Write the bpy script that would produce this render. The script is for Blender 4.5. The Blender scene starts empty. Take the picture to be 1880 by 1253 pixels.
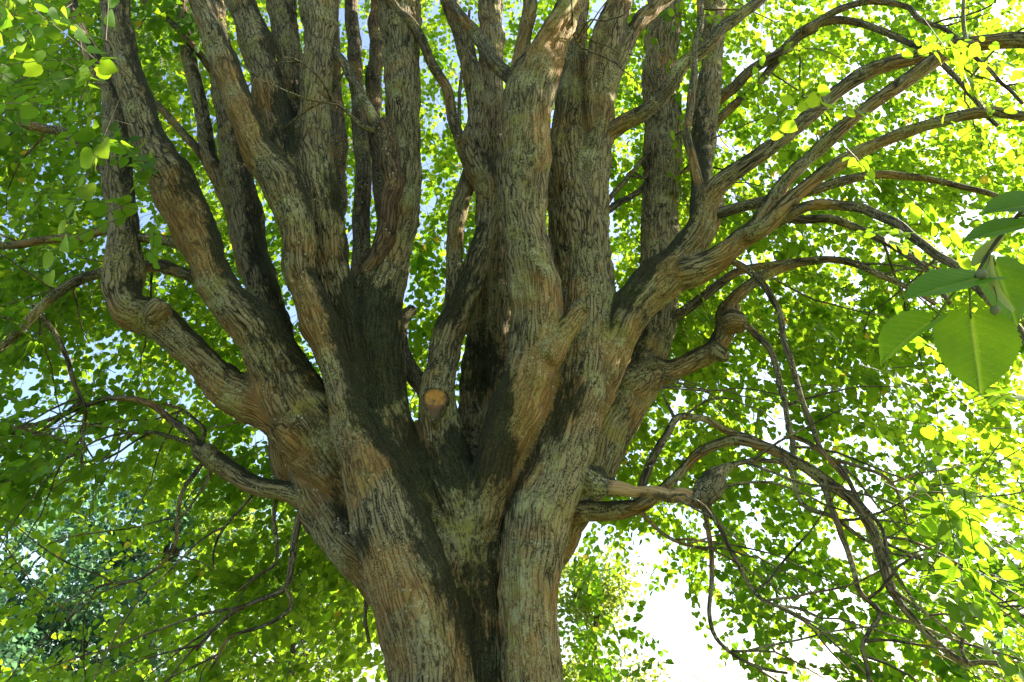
import bpy, math
import numpy as np
from mathutils import Vector, Matrix
R = math.radians
rng = np.random.default_rng(11)
sc = bpy.context.scene
COL = sc.collection

# ------------------------------------------------------------------ camera, sky, sun, exposure
PITCH = R(27.0)
FPX = 1368.0                         # focal length in pixels of the 1880 px wide photograph
CAM = np.array([0.0, 0.0, 1.6])
cam_d = bpy.data.cameras.new('camera')
cam_d.sensor_width = 36.0
cam_d.lens = 36.0 * FPX / 1880.0
cam_d.clip_start = 0.05
cam_d.clip_end = 3000
cam = bpy.data.objects.new('camera', cam_d)
cam.location = CAM
cam.rotation_euler = (math.pi / 2 + PITCH, 0, 0)
COL.objects.link(cam)
sc.camera = cam

SUN_AZ, SUN_EL = R(66), R(35)        # azimuth to the right of the view direction (+Y)
world = bpy.data.worlds.new('World')
sc.world = world
world.use_nodes = True
wn = world.node_tree
bg = wn.nodes['Background']
sky = wn.nodes.new('ShaderNodeTexSky')
sky.sky_type = 'NISHITA'
sky.sun_disc = False
sky.sun_elevation = SUN_EL
sky.sun_rotation = SUN_AZ
sky.air_density = 1.0
sky.dust_density = 2.0
sky.ozone_density = 1.0
bg.inputs['Strength'].default_value = 0.095
wn.links.new(sky.outputs['Color'], bg.inputs['Color'])

sun_d = bpy.data.lights.new('sun', 'SUN')
sun_d.energy = 5.0
sun_d.angle = R(0.53)
sun_d.color = (1.0, 0.90, 0.72)
sun = bpy.data.objects.new('sun', sun_d)
SUN_DIR = np.array([math.sin(SUN_AZ) * math.cos(SUN_EL), math.cos(SUN_AZ) * math.cos(SUN_EL), math.sin(SUN_EL)])
sun.rotation_euler = Vector(SUN_DIR).to_track_quat('Z', 'Y').to_euler()
sun.location = (20, 20, 30)
COL.objects.link(sun)

sc.view_settings.view_transform = 'Standard'
sc.view_settings.look = 'None'
sc.view_settings.gamma = 1.0
sc.view_settings.exposure = 2.2
sc.render.engine = 'CYCLES'
sc.cycles.max_bounces = 10
sc.cycles.diffuse_bounces = 5
sc.cycles.transmission_bounces = 6
sc.cycles.glossy_bounces = 2
sc.cycles.sample_clamp_indirect = 8.0
sc.cycles.use_denoising = True

# ------------------------------------------------------------------ small helpers
FWD = np.array([0, math.cos(PITCH), math.sin(PITCH)])
UPV = np.array([0, -math.sin(PITCH), math.cos(PITCH)])
RGT = np.array([1.0, 0, 0])

def ray(x, y):
    return FWD + RGT * ((x - 940.0) / FPX) + UPV * ((626.5 - y) / FPX)

def at(x, y, Y):
    """point of the place seen in this direction, Y metres in front of the camera along the ground"""
    d = ray(x, y)
    t = Y / d[1]
    return CAM + d * t, t

def project(p):
    d = p - CAM
    z = d @ FWD
    x = 940 + FPX * (d @ RGT) / z
    y = 626.5 - FPX * (d @ UPV) / z
    return x, y, z

def unit(v):
    return v / (np.linalg.norm(v, axis=-1, keepdims=True) + 1e-12)

def hash3(i, j, k, seed):
    h = (i.astype(np.int64) * 374761393 + j.astype(np.int64) * 668265263 + k.astype(np.int64) * 2147483647 + seed * 974634777)
    h = (h ^ (h >> 13)) * 1274126177
    h = h ^ (h >> 16)
    return ((h & 0xFFFFFF).astype(np.float64)) / 16777215.0

def vnoise(p, seed=0):
    """value noise in 0..1"""
    p = np.asarray(p, dtype=np.float64)
    i = np.floor(p).astype(np.int64)
    f = p - i
    f = f * f * (3 - 2 * f)
    out = 0
    for dx in (0, 1):
        wx = f[:, 0] if dx else 1 - f[:, 0]
        for dy in (0, 1):
            wy = f[:, 1] if dy else 1 - f[:, 1]
            for dz in (0, 1):
                wz = f[:, 2] if dz else 1 - f[:, 2]
                out = out + wx * wy * wz * hash3(i[:, 0] + dx, i[:, 1] + dy, i[:, 2] + dz, seed)
    return out

def fbm(p, seed=0, oct=3):
    a, s, t = 1.0, 0.0, 0.0
    for o in range(oct):
        s = s + a * vnoise(p * (2.03 ** o), seed + o * 17)
        t += a
        a *= 0.5
    return s / t

def mesh_np(name, verts, faces, n, smooth=True):
    """mesh from an (N,3) vertex array and an (M,n) face array"""
    me = bpy.data.meshes.new(name)
    verts = np.ascontiguousarray(verts, dtype=np.float32)
    faces = np.ascontiguousarray(faces, dtype=np.int32)
    me.vertices.add(len(verts))
    me.vertices.foreach_set('co', verts.ravel())
    me.loops.add(faces.size)
    me.loops.foreach_set('vertex_index', faces.ravel())
    me.polygons.add(len(faces))
    me.polygons.foreach_set('loop_start', np.arange(0, faces.size, n, dtype=np.int32))
    me.polygons.foreach_set('loop_total', np.full(len(faces), n, dtype=np.int32))
    me.update(calc_edges=True)
    if smooth:
        me.polygons.foreach_set('use_smooth', np.ones(len(faces), dtype=bool))
    return me

def attr(me, name, data, kind='FLOAT', domain='POINT'):
    a = me.attributes.new(name, kind, domain)
    key = 'vector' if kind == 'FLOAT_VECTOR' else 'value'
    a.data.foreach_set(key, np.ascontiguousarray(data, dtype=np.float32).ravel())

def link(name, me, mat, parent=None):
    o = bpy.data.objects.new(name, me)
    COL.objects.link(o)
    if mat is not None and me is not None and len(me.materials) == 0:
        me.materials.append(mat)
    if parent is not None:
        set_parent(o, parent)
    return o

def root_matrix(p):
    return Matrix.Translation(p.location) if p.parent is None else Matrix.Identity(4)

def set_parent(o, p):
    o.parent = p
    o.matrix_parent_inverse = root_matrix(p).inverted()

def thing(name, loc, label, cat, group=None):
    o = bpy.data.objects.new(name, None)
    o.location = loc
    o.empty_display_size = 0.3
    COL.objects.link(o)
    o['label'] = label
    o['category'] = cat
    if group:
        o['group'] = group
    return o

# ------------------------------------------------------------------ materials
class NT:
    def __init__(self, name):
        self.m = bpy.data.materials.new(name)
        self.m.use_nodes = True
        self.t = self.m.node_tree
        self.t.nodes.clear()
        self.out = self.n('ShaderNodeOutputMaterial')
    def n(self, kind, **kw):
        nd = self.t.nodes.new(kind)
        for k, v in kw.items():
            if hasattr(nd, k):
                setattr(nd, k, v)
            else:
                nd.inputs[k.replace('_', ' ')].default_value = v
        return nd
    def l(self, a, b):
        self.t.links.new(a, b)
    def mapping(self, vec, scale):
        mp = self.n('ShaderNodeMapping')
        mp.inputs['Scale'].default_value = scale
        self.l(vec, mp.inputs['Vector'])
        return mp.outputs[0]
    def noise(self, vec, scale, detail=4, rough=0.6):
        nz = self.n('ShaderNodeTexNoise')
        nz.inputs['Scale'].default_value = scale
        nz.inputs['Detail'].default_value = detail
        nz.inputs['Roughness'].default_value = rough
        self.l(vec, nz.inputs['Vector'])
        return nz.outputs[0]
    def ramp(self, fac, stops):
        r = self.n('ShaderNodeValToRGB')
        e = r.color_ramp.elements
        while len(e) < len(stops):
            e.new(0.5)
        for el, (p, c) in zip(e, stops):
            el.position = p
            el.color = (*c, 1) if not isinstance(c, (int, float)) else (c, c, c, 1)
        self.l(fac, r.inputs[0])
        return r.outputs[0]
    def mix(self, fac, a, b, blend='MIX'):
        m = self.n('ShaderNodeMix', data_type='RGBA', blend_type=blend)
        for s, v in ((m.inputs[0], fac), (m.inputs[6], a), (m.inputs[7], b)):
            if isinstance(v, (int, float)):
                s.default_value = v
            elif isinstance(v, tuple):
                s.default_value = (*v, 1)
            else:
                self.l(v, s)
        return m.outputs[2]
    def math(self, op, a, b=0.0, clamp=False):
        m = self.n('ShaderNodeMath', operation=op, use_clamp=clamp)
        for s, v in ((m.inputs[0], a), (m.inputs[1], b)):
            if isinstance(v, (int, float)):
                s.default_value = v
            else:
                self.l(v, s)
        return m.outputs[0]
    def attr(self, name, what='Fac'):
        a = self.n('ShaderNodeAttribute', attribute_name=name)
        return a.outputs[what]

def bark_material(name, ridge=(0.29, 0.215, 0.118), furrow=(0.016, 0.012, 0.008), warm=(0.42, 0.215, 0.066),
                  lichen=(0.50, 0.455, 0.24), lich_amt=0.0, moss_shade_amt=1.0, warm_amt=0.0, use_attr=True, bump=1.0):
    b = NT(name)
    if use_attr:
        vb = b.attr('bark', 'Vector')
        v = b.n('ShaderNodeTexCoord').outputs['Object']
        moss_and_shade = b.attr('moss_and_shade')
        seam = b.attr('seam')
        warmth = b.attr('warm')
    else:
        tc = b.n('ShaderNodeTexCoord')
        v = vb = tc.outputs['Object']
        moss_and_shade = warmth = seam = None
    # long furrows along the stem, braided
    bw = b.n('ShaderNodeTexNoise')
    bw.inputs['Scale'].default_value = 7
    bw.inputs['Detail'].default_value = 2
    b.l(b.mapping(vb, (1, 1, 0.45)), bw.inputs['Vector'])
    b1 = b.n('ShaderNodeVectorMath', operation='SUBTRACT')
    b.l(bw.outputs['Color'], b1.inputs[0]); b1.inputs[1].default_value = (0.5, 0.5, 0.5)
    b2 = b.n('ShaderNodeVectorMath', operation='MULTIPLY')
    b.l(b1.outputs[0], b2.inputs[0]); b2.inputs[1].default_value = (0.10, 0.10, 0.0)
    b3 = b.n('ShaderNodeVectorMath', operation='ADD')
    b.l(vb, b3.inputs[0]); b.l(b2.outputs[0], b3.inputs[1])
    vb = b3.outputs[0]
    vs = b.mapping(vb, (1, 1, 0.085))
    nz = b.noise(vs, 38, 6, 0.66)
    nz2 = b.noise(vs, 105, 4, 0.7)
    vo = b.n('ShaderNodeTexVoronoi', feature='DISTANCE_TO_EDGE')
    vo.inputs['Scale'].default_value = 31
    wob = b.n('ShaderNodeVectorMath', operation='ADD')
    wn_ = b.n('ShaderNodeTexNoise')
    wn_.inputs['Scale'].default_value = 9
    b.l(vs, wn_.inputs['Vector'])
    sc_ = b.n('ShaderNodeVectorMath', operation='SCALE')
    sc_.inputs['Scale'].default_value = 0.06
    b.l(wn_.outputs['Color'], sc_.inputs[0])
    b.l(b.mapping(vb, (1, 1, 0.085)), wob.inputs[0])
    b.l(sc_.outputs[0], wob.inputs[1])
    b.l(wob.outputs[0], vo.inputs['Vector'])
    crack = b.ramp(vo.outputs['Distance'], [(0.0, 0.0), (0.16, 0.75), (0.5, 1.0)])
    h = b.math('ADD', b.math('MULTIPLY', crack, b.math('ADD', 0.12, b.math('MULTIPLY', b.noise(v, 1.7, 2), 0.55))), b.math('ADD', b.math('MULTIPLY', nz, 0.68), b.math('MULTIPLY', nz2, 0.30)))
    hn = b.math('MULTIPLY', h, 0.9)
    if seam is not None:
        hm = b.n('ShaderNodeMix', data_type='FLOAT')
        b.l(seam, hm.inputs[0]); b.l(hn, hm.inputs[2]); hm.inputs[3].default_value = 0.52
        hn = hm.outputs[0]
    col = b.ramp(hn, [(0.43, furrow), (0.56, tuple(0.45 * r for r in ridge)), (0.69, ridge), (0.86, tuple(min(1, 1.25 * r) for r in ridge))])  # furrow colour deepened to stand in for flat relief shading
    # warm brown zones
    big = b.noise(v, 2.2, 4, 0.6)
    wf = b.ramp(b.math('ADD', big, warm_amt) if warmth is None else b.math('ADD', b.math('ADD', big, warmth), warm_amt), [(0.53, 0.0), (0.70, 0.85)])
    warmcol = b.ramp(hn, [(0.32, tuple(0.28 * c for c in warm)), (0.75, warm)])
    col = b.mix(wf, col, warmcol)
    # grey green lichen crust in speckles gathered into patches
    lp = b.noise(v, 2.6, 5, 0.6)
    lf = b.noise(b.mapping(v, (1, 1, 0.6)), 52, 5, 0.75)
    lz = b.math('ADD', b.math('MULTIPLY', lp, 0.55), b.math('MULTIPLY', lf, 0.55))
    lmask = b.ramp(b.math('ADD', lz, lich_amt), [(0.565, 0.0), (0.64, 0.85)])
    lhue = b.ramp(b.noise(v, 5.5, 2, 0.5), [(0.4, lichen), (0.6, (0.38, 0.32, 0.085))])
    col = b.mix(lmask, col, lhue)
    fl = b.ramp(b.noise(v, 95, 3, 0.6), [(0.54, 0.0), (0.60, 0.9)])
    fm = b.ramp(b.noise(v, 1.9, 4, 0.6), [(0.44, 0.0), (0.60, 0.85)])
    col = b.mix(b.math('MULTIPLY', fl, fm), col, (0.56, 0.50, 0.28))
    # white dots of crusty lichen
    vd = b.n('ShaderNodeTexVoronoi', feature='F1')
    vd.inputs['Scale'].default_value = 36
    b.l(v, vd.inputs['Vector'])
    sel = b.ramp(b.n('ShaderNodeSeparateColor').outputs[0], [(0, 0), (1, 1)])
    sep = [n for n in b.t.nodes if n.bl_idname == 'ShaderNodeSeparateColor'][-1]
    b.l(vd.outputs['Color'], sep.inputs[0])
    dots = b.math('MULTIPLY', b.math('LESS_THAN', vd.outputs['Distance'], 0.33), b.math('GREATER_THAN', sel, 0.87))
    dots = b.math('MULTIPLY', dots, b.ramp(b.noise(v, 4.1, 2), [(0.44, 0.0), (0.56, 0.8)]))
    col = b.mix(dots, col, (0.50, 0.48, 0.36))
    # moss: dark cushions on upper sides and clefts; shade painted into the centre gap
    if moss_and_shade is not None:
        mn = b.noise(b.mapping(vb, (1, 1, 0.35)), 15, 6, 0.75)
        mm = b.math('ADD', b.math('MULTIPLY', moss_and_shade, moss_shade_amt * 1.12), b.math('MULTIPLY', b.math('SUBTRACT', mn, 0.5), 2.3))
        mmask = b.math('MULTIPLY', b.ramp(mm, [(0.30, 0.0), (0.60, 0.96)]), b.ramp(b.noise(v, 85, 3, 0.8), [(0.30, 1.0), (0.40, 1.0), (0.66, 0.82)]))
        mcol = b.ramp(b.noise(v, 60, 3, 0.7), [(0.35, (0.011, 0.011, 0.006)), (0.55, (0.024, 0.026, 0.010)), (0.75, (0.07, 0.075, 0.02))])  # nearly black: the weak light on the moss is put into its colour
        col = b.mix(mmask, col, mcol)
    p = b.n('ShaderNodeBsdfPrincipled')
    p.inputs['Roughness'].default_value = 0.86
    p.inputs['Specular IOR Level'].default_value = 0.25
    b.l(col, p.inputs['Base Color'])
    fine = b.noise(v, 120, 3, 0.7)
    ht = b.math('ADD', hn, b.math('ADD', b.math('MULTIPLY', fine, 0.16), b.math('MULTIPLY', lmask, 0.08)))
    bp = b.n('ShaderNodeBump')
    bp.inputs['Strength'].default_value = 1.0
    bp.inputs['Distance'].default_value = 0.05 * bump
    b.l(ht, bp.inputs['Height'])
    b.l(bp.outputs[0], p.inputs['Normal'])
    b.l(p.outputs[0], b.out.inputs['Surface'])
    return b.m

def leaf_material(name, c_a, c_b, t_a, t_b, mixf=0.5, veins=False, rough=0.52):
    """thin leaf: diffuse front, light shining through; colour differs from leaf to leaf"""
    b = NT(name)
    r = b.attr('rnd')
    base = b.ramp(r, [(0.0, c_a), (0.9, c_b), (0.975, c_b), (1.0, (0.42, 0.33, 0.03))])
    trans = b.ramp(r, [(0.0, t_a), (0.9, t_b), (0.975, t_b), (1.0, (0.75, 0.55, 0.05))])
    p = b.n('ShaderNodeBsdfPrincipled')
    p.inputs['Roughness'].default_value = rough
    p.inputs['Specular IOR Level'].default_value = 0.2
    t = b.n('ShaderNodeBsdfTranslucent')
    if veins:
        vn = b.attr('vein')
        base = b.mix(vn, base, (0.17, 0.25, 0.05))
        trans = b.mix(b.math('MULTIPLY', vn, 0.8), trans, (0.46, 0.58, 0.07))
        tc = b.n('ShaderNodeTexCoord')
        cell = b.n('ShaderNodeTexVoronoi', feature='DISTANCE_TO_EDGE')
        cell.inputs['Scale'].default_value = 260
        b.l(tc.outputs['Object'], cell.inputs['Vector'])
        trans = b.mix(b.ramp(cell.outputs['Distance'], [(0.0, 0.22), (0.12, 0.0)]), trans, (0.10, 0.18, 0.02))
        blot = b.noise(tc.outputs['Object'], 22, 3)
        trans = b.mix(b.ramp(blot, [(0.4, 0.0), (0.7, 0.4)]), trans, (0.12, 0.26, 0.02))
        bp = b.n('ShaderNodeBump')
        bp.inputs['Strength'].default_value = 0.6
        bp.inputs['Distance'].default_value = 0.0022
        b.l(bp.outputs[0], t.inputs['Normal'])
        b.l(b.math('SUBTRACT', 1.0, vn), bp.inputs['Height'])
        b.l(bp.outputs[0], p.inputs['Normal'])
    b.l(base, p.inputs['Base Color'])
    b.l(trans, t.inputs['Color'])
    mx = b.n('ShaderNodeMixShader')
    mx.inputs[0].default_value = mixf
    b.l(p.outputs[0], mx.inputs[1])
    b.l(t.outputs[0], mx.inputs[2])
    b.l(mx.outputs[0], b.out.inputs['Surface'])
    return b.m

M_BARK = bark_material('linden_bark')
M_BRANCH = bark_material('branch_bark', ridge=(0.14, 0.105, 0.068), furrow=(0.025, 0.018, 0.012), lich_amt=-0.025, bump=0.4)
M_RED = bark_material('reddish_bark', ridge=(0.17, 0.10, 0.062), furrow=(0.035, 0.02, 0.013), lich_amt=-0.05, moss_shade_amt=0.6, warm_amt=0.0, warm=(0.30, 0.14, 0.065), bump=0.9)
M_LEAF = leaf_material('linden_leaf', (0.030, 0.085, 0.012), (0.07, 0.13, 0.016), (0.19, 0.42, 0.012), (0.36, 0.52, 0.020), 0.57)
M_NEARLEAF = leaf_material('broad_leaf', (0.026, 0.085, 0.008), (0.045, 0.12, 0.010), (0.12, 0.36, 0.010), (0.30, 0.52, 0.014), 0.6, veins=True, rough=0.62)
M_FARSHADE = leaf_material('far_shaded_leaf', (0.045, 0.11, 0.065), (0.07, 0.13, 0.075), (0.13, 0.33, 0.16), (0.24, 0.42, 0.17), 0.5)  # blue haze and skylit shade put into the leaf colour
M_FARSUN = leaf_material('far_sunny_leaf', (0.06, 0.12, 0.02), (0.10, 0.15, 0.03), (0.30, 0.46, 0.03), (0.5, 0.58, 0.06), 0.5)  # sunlit counterpart: sunlight put into the leaf colour

def wood_material():
    b = NT('cut_wood')
    tc = b.n('ShaderNodeTexCoord')
    v = tc.outputs['Object']
    d = b.n('ShaderNodeVectorMath', operation='LENGTH')
    b.l(v, d.inputs[0])
    wob = b.noise(v, 14, 3)
    ring = b.math('SINE', b.math('MULTIPLY', b.math('ADD', d.outputs['Value'], b.math('MULTIPLY', wob, 0.07)), 420))
    c = b.ramp(ring, [(0.0, (0.46, 0.18, 0.025)), (1.0, (0.60, 0.27, 0.045))])
    rot = b.noise(v, 24, 5, 0.75)
    c = b.mix(b.ramp(b.noise(v, 9, 4, 0.6), [(0.5, 0.0), (0.7, 0.55)]), c, (0.22, 0.17, 0.11))
    c = b.mix(b.ramp(rot, [(0.48, 0.0), (0.62, 0.9)]), c, (0.13, 0.06, 0.02))
    sx = b.n('ShaderNodeSeparateXYZ')
    b.l(v, sx.inputs[0])
    low = b.math('ADD', b.math('MULTIPLY', sx.outputs['Z'], -8.0), b.math('MULTIPLY', rot, 0.6))
    c = b.mix(b.ramp(low, [(0.62, 0.0), (0.80, 0.85)]), c, (0.17, 0.065, 0.02))
    rim = b.math('ADD', d.outputs['Value'], b.math('MULTIPLY', wob, 0.05))
    c = b.mix(b.ramp(rim, [(0.095, 0.0), (0.125, 0.8)]), c, (0.10, 0.05, 0.02))
    p = b.n('ShaderNodeBsdfPrincipled')
    p.inputs['Roughness'].default_value = 0.75
    b.l(c, p.inputs['Base Color'])
    bp = b.n('ShaderNodeBump')
    bp.inputs['Distance'].default_value = 0.012
    b.l(rot, bp.inputs['Height'])
    b.l(bp.outputs[0], p.inputs['Normal'])
    b.l(p.outputs[0], b.out.inputs['Surface'])
    return b.m
M_WOOD = wood_material()

def bare_wood_material():
    b = NT('weathered_bare_wood')
    v = b.attr('bark', 'Vector')
    g = b.noise(b.mapping(v, (1, 1, 0.06)), 60, 5, 0.65)
    c = b.ramp(g, [(0.35, (0.26, 0.12, 0.045)), (0.55, (0.48, 0.29, 0.13)), (0.7, (0.55, 0.38, 0.19))])
    s = b.noise(v, 9, 4, 0.7)
    c = b.mix(b.ramp(s, [(0.50, 0.0), (0.60, 0.9)]), c, (0.07, 0.045, 0.025))
    p = b.n('ShaderNodeBsdfPrincipled')
    p.inputs['Roughness'].default_value = 0.7
    b.l(c, p.inputs['Base Color'])
    bp = b.n('ShaderNodeBump')
    bp.inputs['Distance'].default_value = 0.012
    b.l(g, bp.inputs['Height'])
    b.l(bp.outputs[0], p.inputs['Normal'])
    b.l(p.outputs[0], b.out.inputs['Surface'])
    return b.m
M_BARE = bare_wood_material()

def plain(name, col, rough=0.7, trans=None):
    b = NT(name)
    tc = b.n('ShaderNodeTexCoord')
    nz = b.noise(tc.outputs['Object'], 60, 3)
    c = b.mix(b.ramp(nz, [(0.3, 0.0), (0.7, 1.0)]), tuple(0.75 * x for x in col), col)
    p = b.n('ShaderNodeBsdfPrincipled')
    p.inputs['Roughness'].default_value = rough
    b.l(c, p.inputs['Base Color'])
    if trans:
        t = b.n('ShaderNodeBsdfTranslucent')
        t.inputs['Color'].default_value = (*trans, 1)
        mx = b.n('ShaderNodeMixShader')
        mx.inputs[0].default_value = 0.5
        b.l(p.outputs[0], mx.inputs[1])
        b.l(t.outputs[0], mx.inputs[2])
        b.l(mx.outputs[0], b.out.inputs['Surface'])
    else:
        b.l(p.outputs[0], b.out.inputs['Surface'])
    return b.m
M_TWIG = plain('twig', (0.10, 0.08, 0.05))
M_PETIOLE = plain('petiole', (0.22, 0.27, 0.07), 0.6, (0.3, 0.4, 0.08))
M_BRACT = plain('bract', (0.28, 0.34, 0.12), 0.6, (0.45, 0.52, 0.14))
M_NUT = plain('nutlet', (0.20, 0.21, 0.09), 0.8)
M_FARBARK = plain('far_bark', (0.09, 0.075, 0.055), 0.9)

def ground_material():
    b = NT('lawn')
    tc = b.n('ShaderNodeTexCoord')
    v = tc.outputs['Object']
    c = b.ramp(b.noise(v, 0.6, 5, 0.65), [(0.3, (0.05, 0.085, 0.02)), (0.55, (0.09, 0.13, 0.03)), (0.75, (0.14, 0.13, 0.05))])
    c = b.mix(b.ramp(b.noise(v, 40, 3), [(0.35, 0.6), (0.6, 0.0)]), c, (0.03, 0.05, 0.012))
    p = b.n('ShaderNodeBsdfPrincipled')
    p.inputs['Roughness'].default_value = 0.9
    b.l(c, p.inputs['Base Color'])
    b.l(p.outputs[0], b.out.inputs['Surface'])
    return b.m

# ------------------------------------------------------------------ ground
N = 61
gx = np.linspace(-1, 1, N)
gx = np.sign(gx) * (np.abs(gx) ** 3) * 1200
X, Yg = np.meshgrid(gx, gx)
rr = np.hypot(X, Yg - 6)
Z = 0.05 * np.sin(X * 0.3) * np.cos(Yg * 0.27) * np.clip((rr - 3) / 10, 0, 1)
gv = np.stack([X.ravel(), Yg.ravel() + 6, Z.ravel()], 1)
ii = np.arange((N - 1) * (N - 1))
q = ii // (N - 1) * N + ii % (N - 1)
g = link('ground', mesh_np('ground', gv, np.stack([q, q + 1, q + N + 1, q + N], 1), 4), ground_material())
g['kind'] = 'structure'

# ------------------------------------------------------------------ the stems of the old linden, as centre lines
TREE_LOC = (0.0 - 0.25, 6.15, 0.0)
tree = thing('linden_tree', TREE_LOC, 'huge old linden with many grey mossy stems fanning out of one fluted trunk', 'tree')

def smooth_line(P, Rad, step=0.05):
    """Catmull-Rom through the points"""
    P = np.asarray(P, float)
    Rad = np.asarray(Rad, float)
    E = np.vstack([2 * P[0] - P[1], P, 2 * P[-1] - P[-2]])
    Re = np.concatenate([[Rad[0]], Rad, [Rad[-1]]])
    out, ro = [], []
    for i in range(1, len(E) - 2):
        n = max(2, int(np.linalg.norm(E[i + 1] - E[i]) / step))
        t = np.linspace(0, 1, n, endpoint=False)[:, None]
        p0, p1, p2, p3 = E[i - 1], E[i], E[i + 1], E[i + 2]
        out.append(0.5 * (2 * p1 + (p2 - p0) * t + (2 * p0 - 5 * p1 + 4 * p2 - p3) * t ** 2 + (3 * p1 - p0 - 3 * p2 + p3) * t ** 3))
        t1 = t[:, 0]
        s = t1 * t1 * (3 - 2 * t1)
        ro.append(Re[i] * (1 - s) + Re[i + 1] * s)
    out.append(P[-1:])
    ro.append(Rad[-1:])
    return np.vstack(out), np.concatenate(ro)

def frames(P):
    T = unit(np.gradient(P, axis=0))
    n = np.cross(T[0], [0.31, 0.9, 0.1])
    n /= np.linalg.norm(n)
    N1 = np.zeros_like(P)
    for i in range(len(P)):
        n = n - T[i] * np.dot(n, T[i])
        n /= np.linalg.norm(n)
        N1[i] = n
    return T, N1, np.cross(T, N1)

def tube(P, Rad, sides=10, lump=0.0, seed=0):
    T, A, B = frames(P)
    th = np.linspace(0, 2 * math.pi, sides, endpoint=False)
    rr_ = np.repeat(Rad[:, None], sides, 1)
    ring = A[:, None, :] * np.cos(th)[None, :, None] + B[:, None, :] * np.sin(th)[None, :, None]
    if lump:
        q_ = P[:, None, :] + ring * rr_[..., None]
        nz = fbm(q_.reshape(-1, 3) * np.array([7, 7, 5]), seed, 3).reshape(rr_.shape)
        rr_ = rr_ * (1 + lump * (nz - 0.5) * 2)
    V = P[:, None, :] + ring * rr_[..., None]
    n = len(P)
    i, j = np.meshgrid(np.arange(n - 1), np.arange(sides), indexing='ij')
    a = (i * sides + j).ravel()
    b_ = (i * sides + (j + 1) % sides).ravel()
    F = np.stack([a, b_, b_ + sides, a + sides], 1)
    verts = np.vstack([V.reshape(-1, 3), P[:1], P[-1:]])
    c0, c1 = n * sides, n * sides + 1
    js = np.arange(sides)
    k = (js + 1) % sides
    F2 = np.stack([np.full(sides, c0), k, js, js], 1)
    F3 = np.stack([np.full(sides, c1), (n - 1) * sides + js, (n - 1) * sides + k, (n - 1) * sides + k], 1)
    s = np.concatenate([[0], np.cumsum(np.linalg.norm(np.diff(P, axis=0), axis=1))])
    bark = np.stack([np.cos(th)[None, :] * Rad[:, None], np.sin(th)[None, :] * Rad[:, None], np.repeat(s[:, None], sides, 1)], -1).reshape(-1, 3)
    bark = np.vstack([bark, [[0, 0, 0]], [[0, 0, s[-1]]]])
    return verts, F, np.vstack([F2[:, :3], F3[:, :3]]), bark

def mixed_mesh(name, verts, quads, tris):
    me = bpy.data.meshes.new(name)
    verts = np.ascontiguousarray(verts, np.float32)
    me.vertices.add(len(verts))
    me.vertices.foreach_set('co', verts.ravel())
    li = np.concatenate([quads.ravel(), tris.ravel()]).astype(np.int32)
    tot = np.concatenate([np.full(len(quads), 4), np.full(len(tris), 3)]).astype(np.int32)
    me.loops.add(len(li))
    me.loops.foreach_set('vertex_index', li)
    me.polygons.add(len(tot))
    me.polygons.foreach_set('loop_start', np.concatenate([[0], np.cumsum(tot)[:-1]]).astype(np.int32))
    me.polygons.foreach_set('loop_total', tot)
    me.update(calc_edges=True)
    me.polygons.foreach_set('use_smooth', np.ones(len(tot), bool))
    return me

def line(pts, Ys):
    """pts (x, y, width) in photo pixels, Ys metres in front of the camera (interpolated along the line)"""
    n = len(pts)
    Ys = np.interp(np.linspace(0, 1, n), np.linspace(0, 1, len(Ys)), Ys)
    P, Rd = [], []
    for (x, y, w), Y in zip(pts, Ys):
        p, t = at(x, y, Y)
        P.append(p)
        Rd.append(0.5 * w / FPX * t)
    return np.array(P), np.array(Rd)

def line_each(pts, Ys):
    P, Rd = [], []
    for (x, y, w), Y in zip(pts, Ys):
        p, t = at(x, y, Y)
        P.append(p)
        Rd.append(0.5 * w / FPX * t)
    return np.array(P), np.array(Rd)

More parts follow.
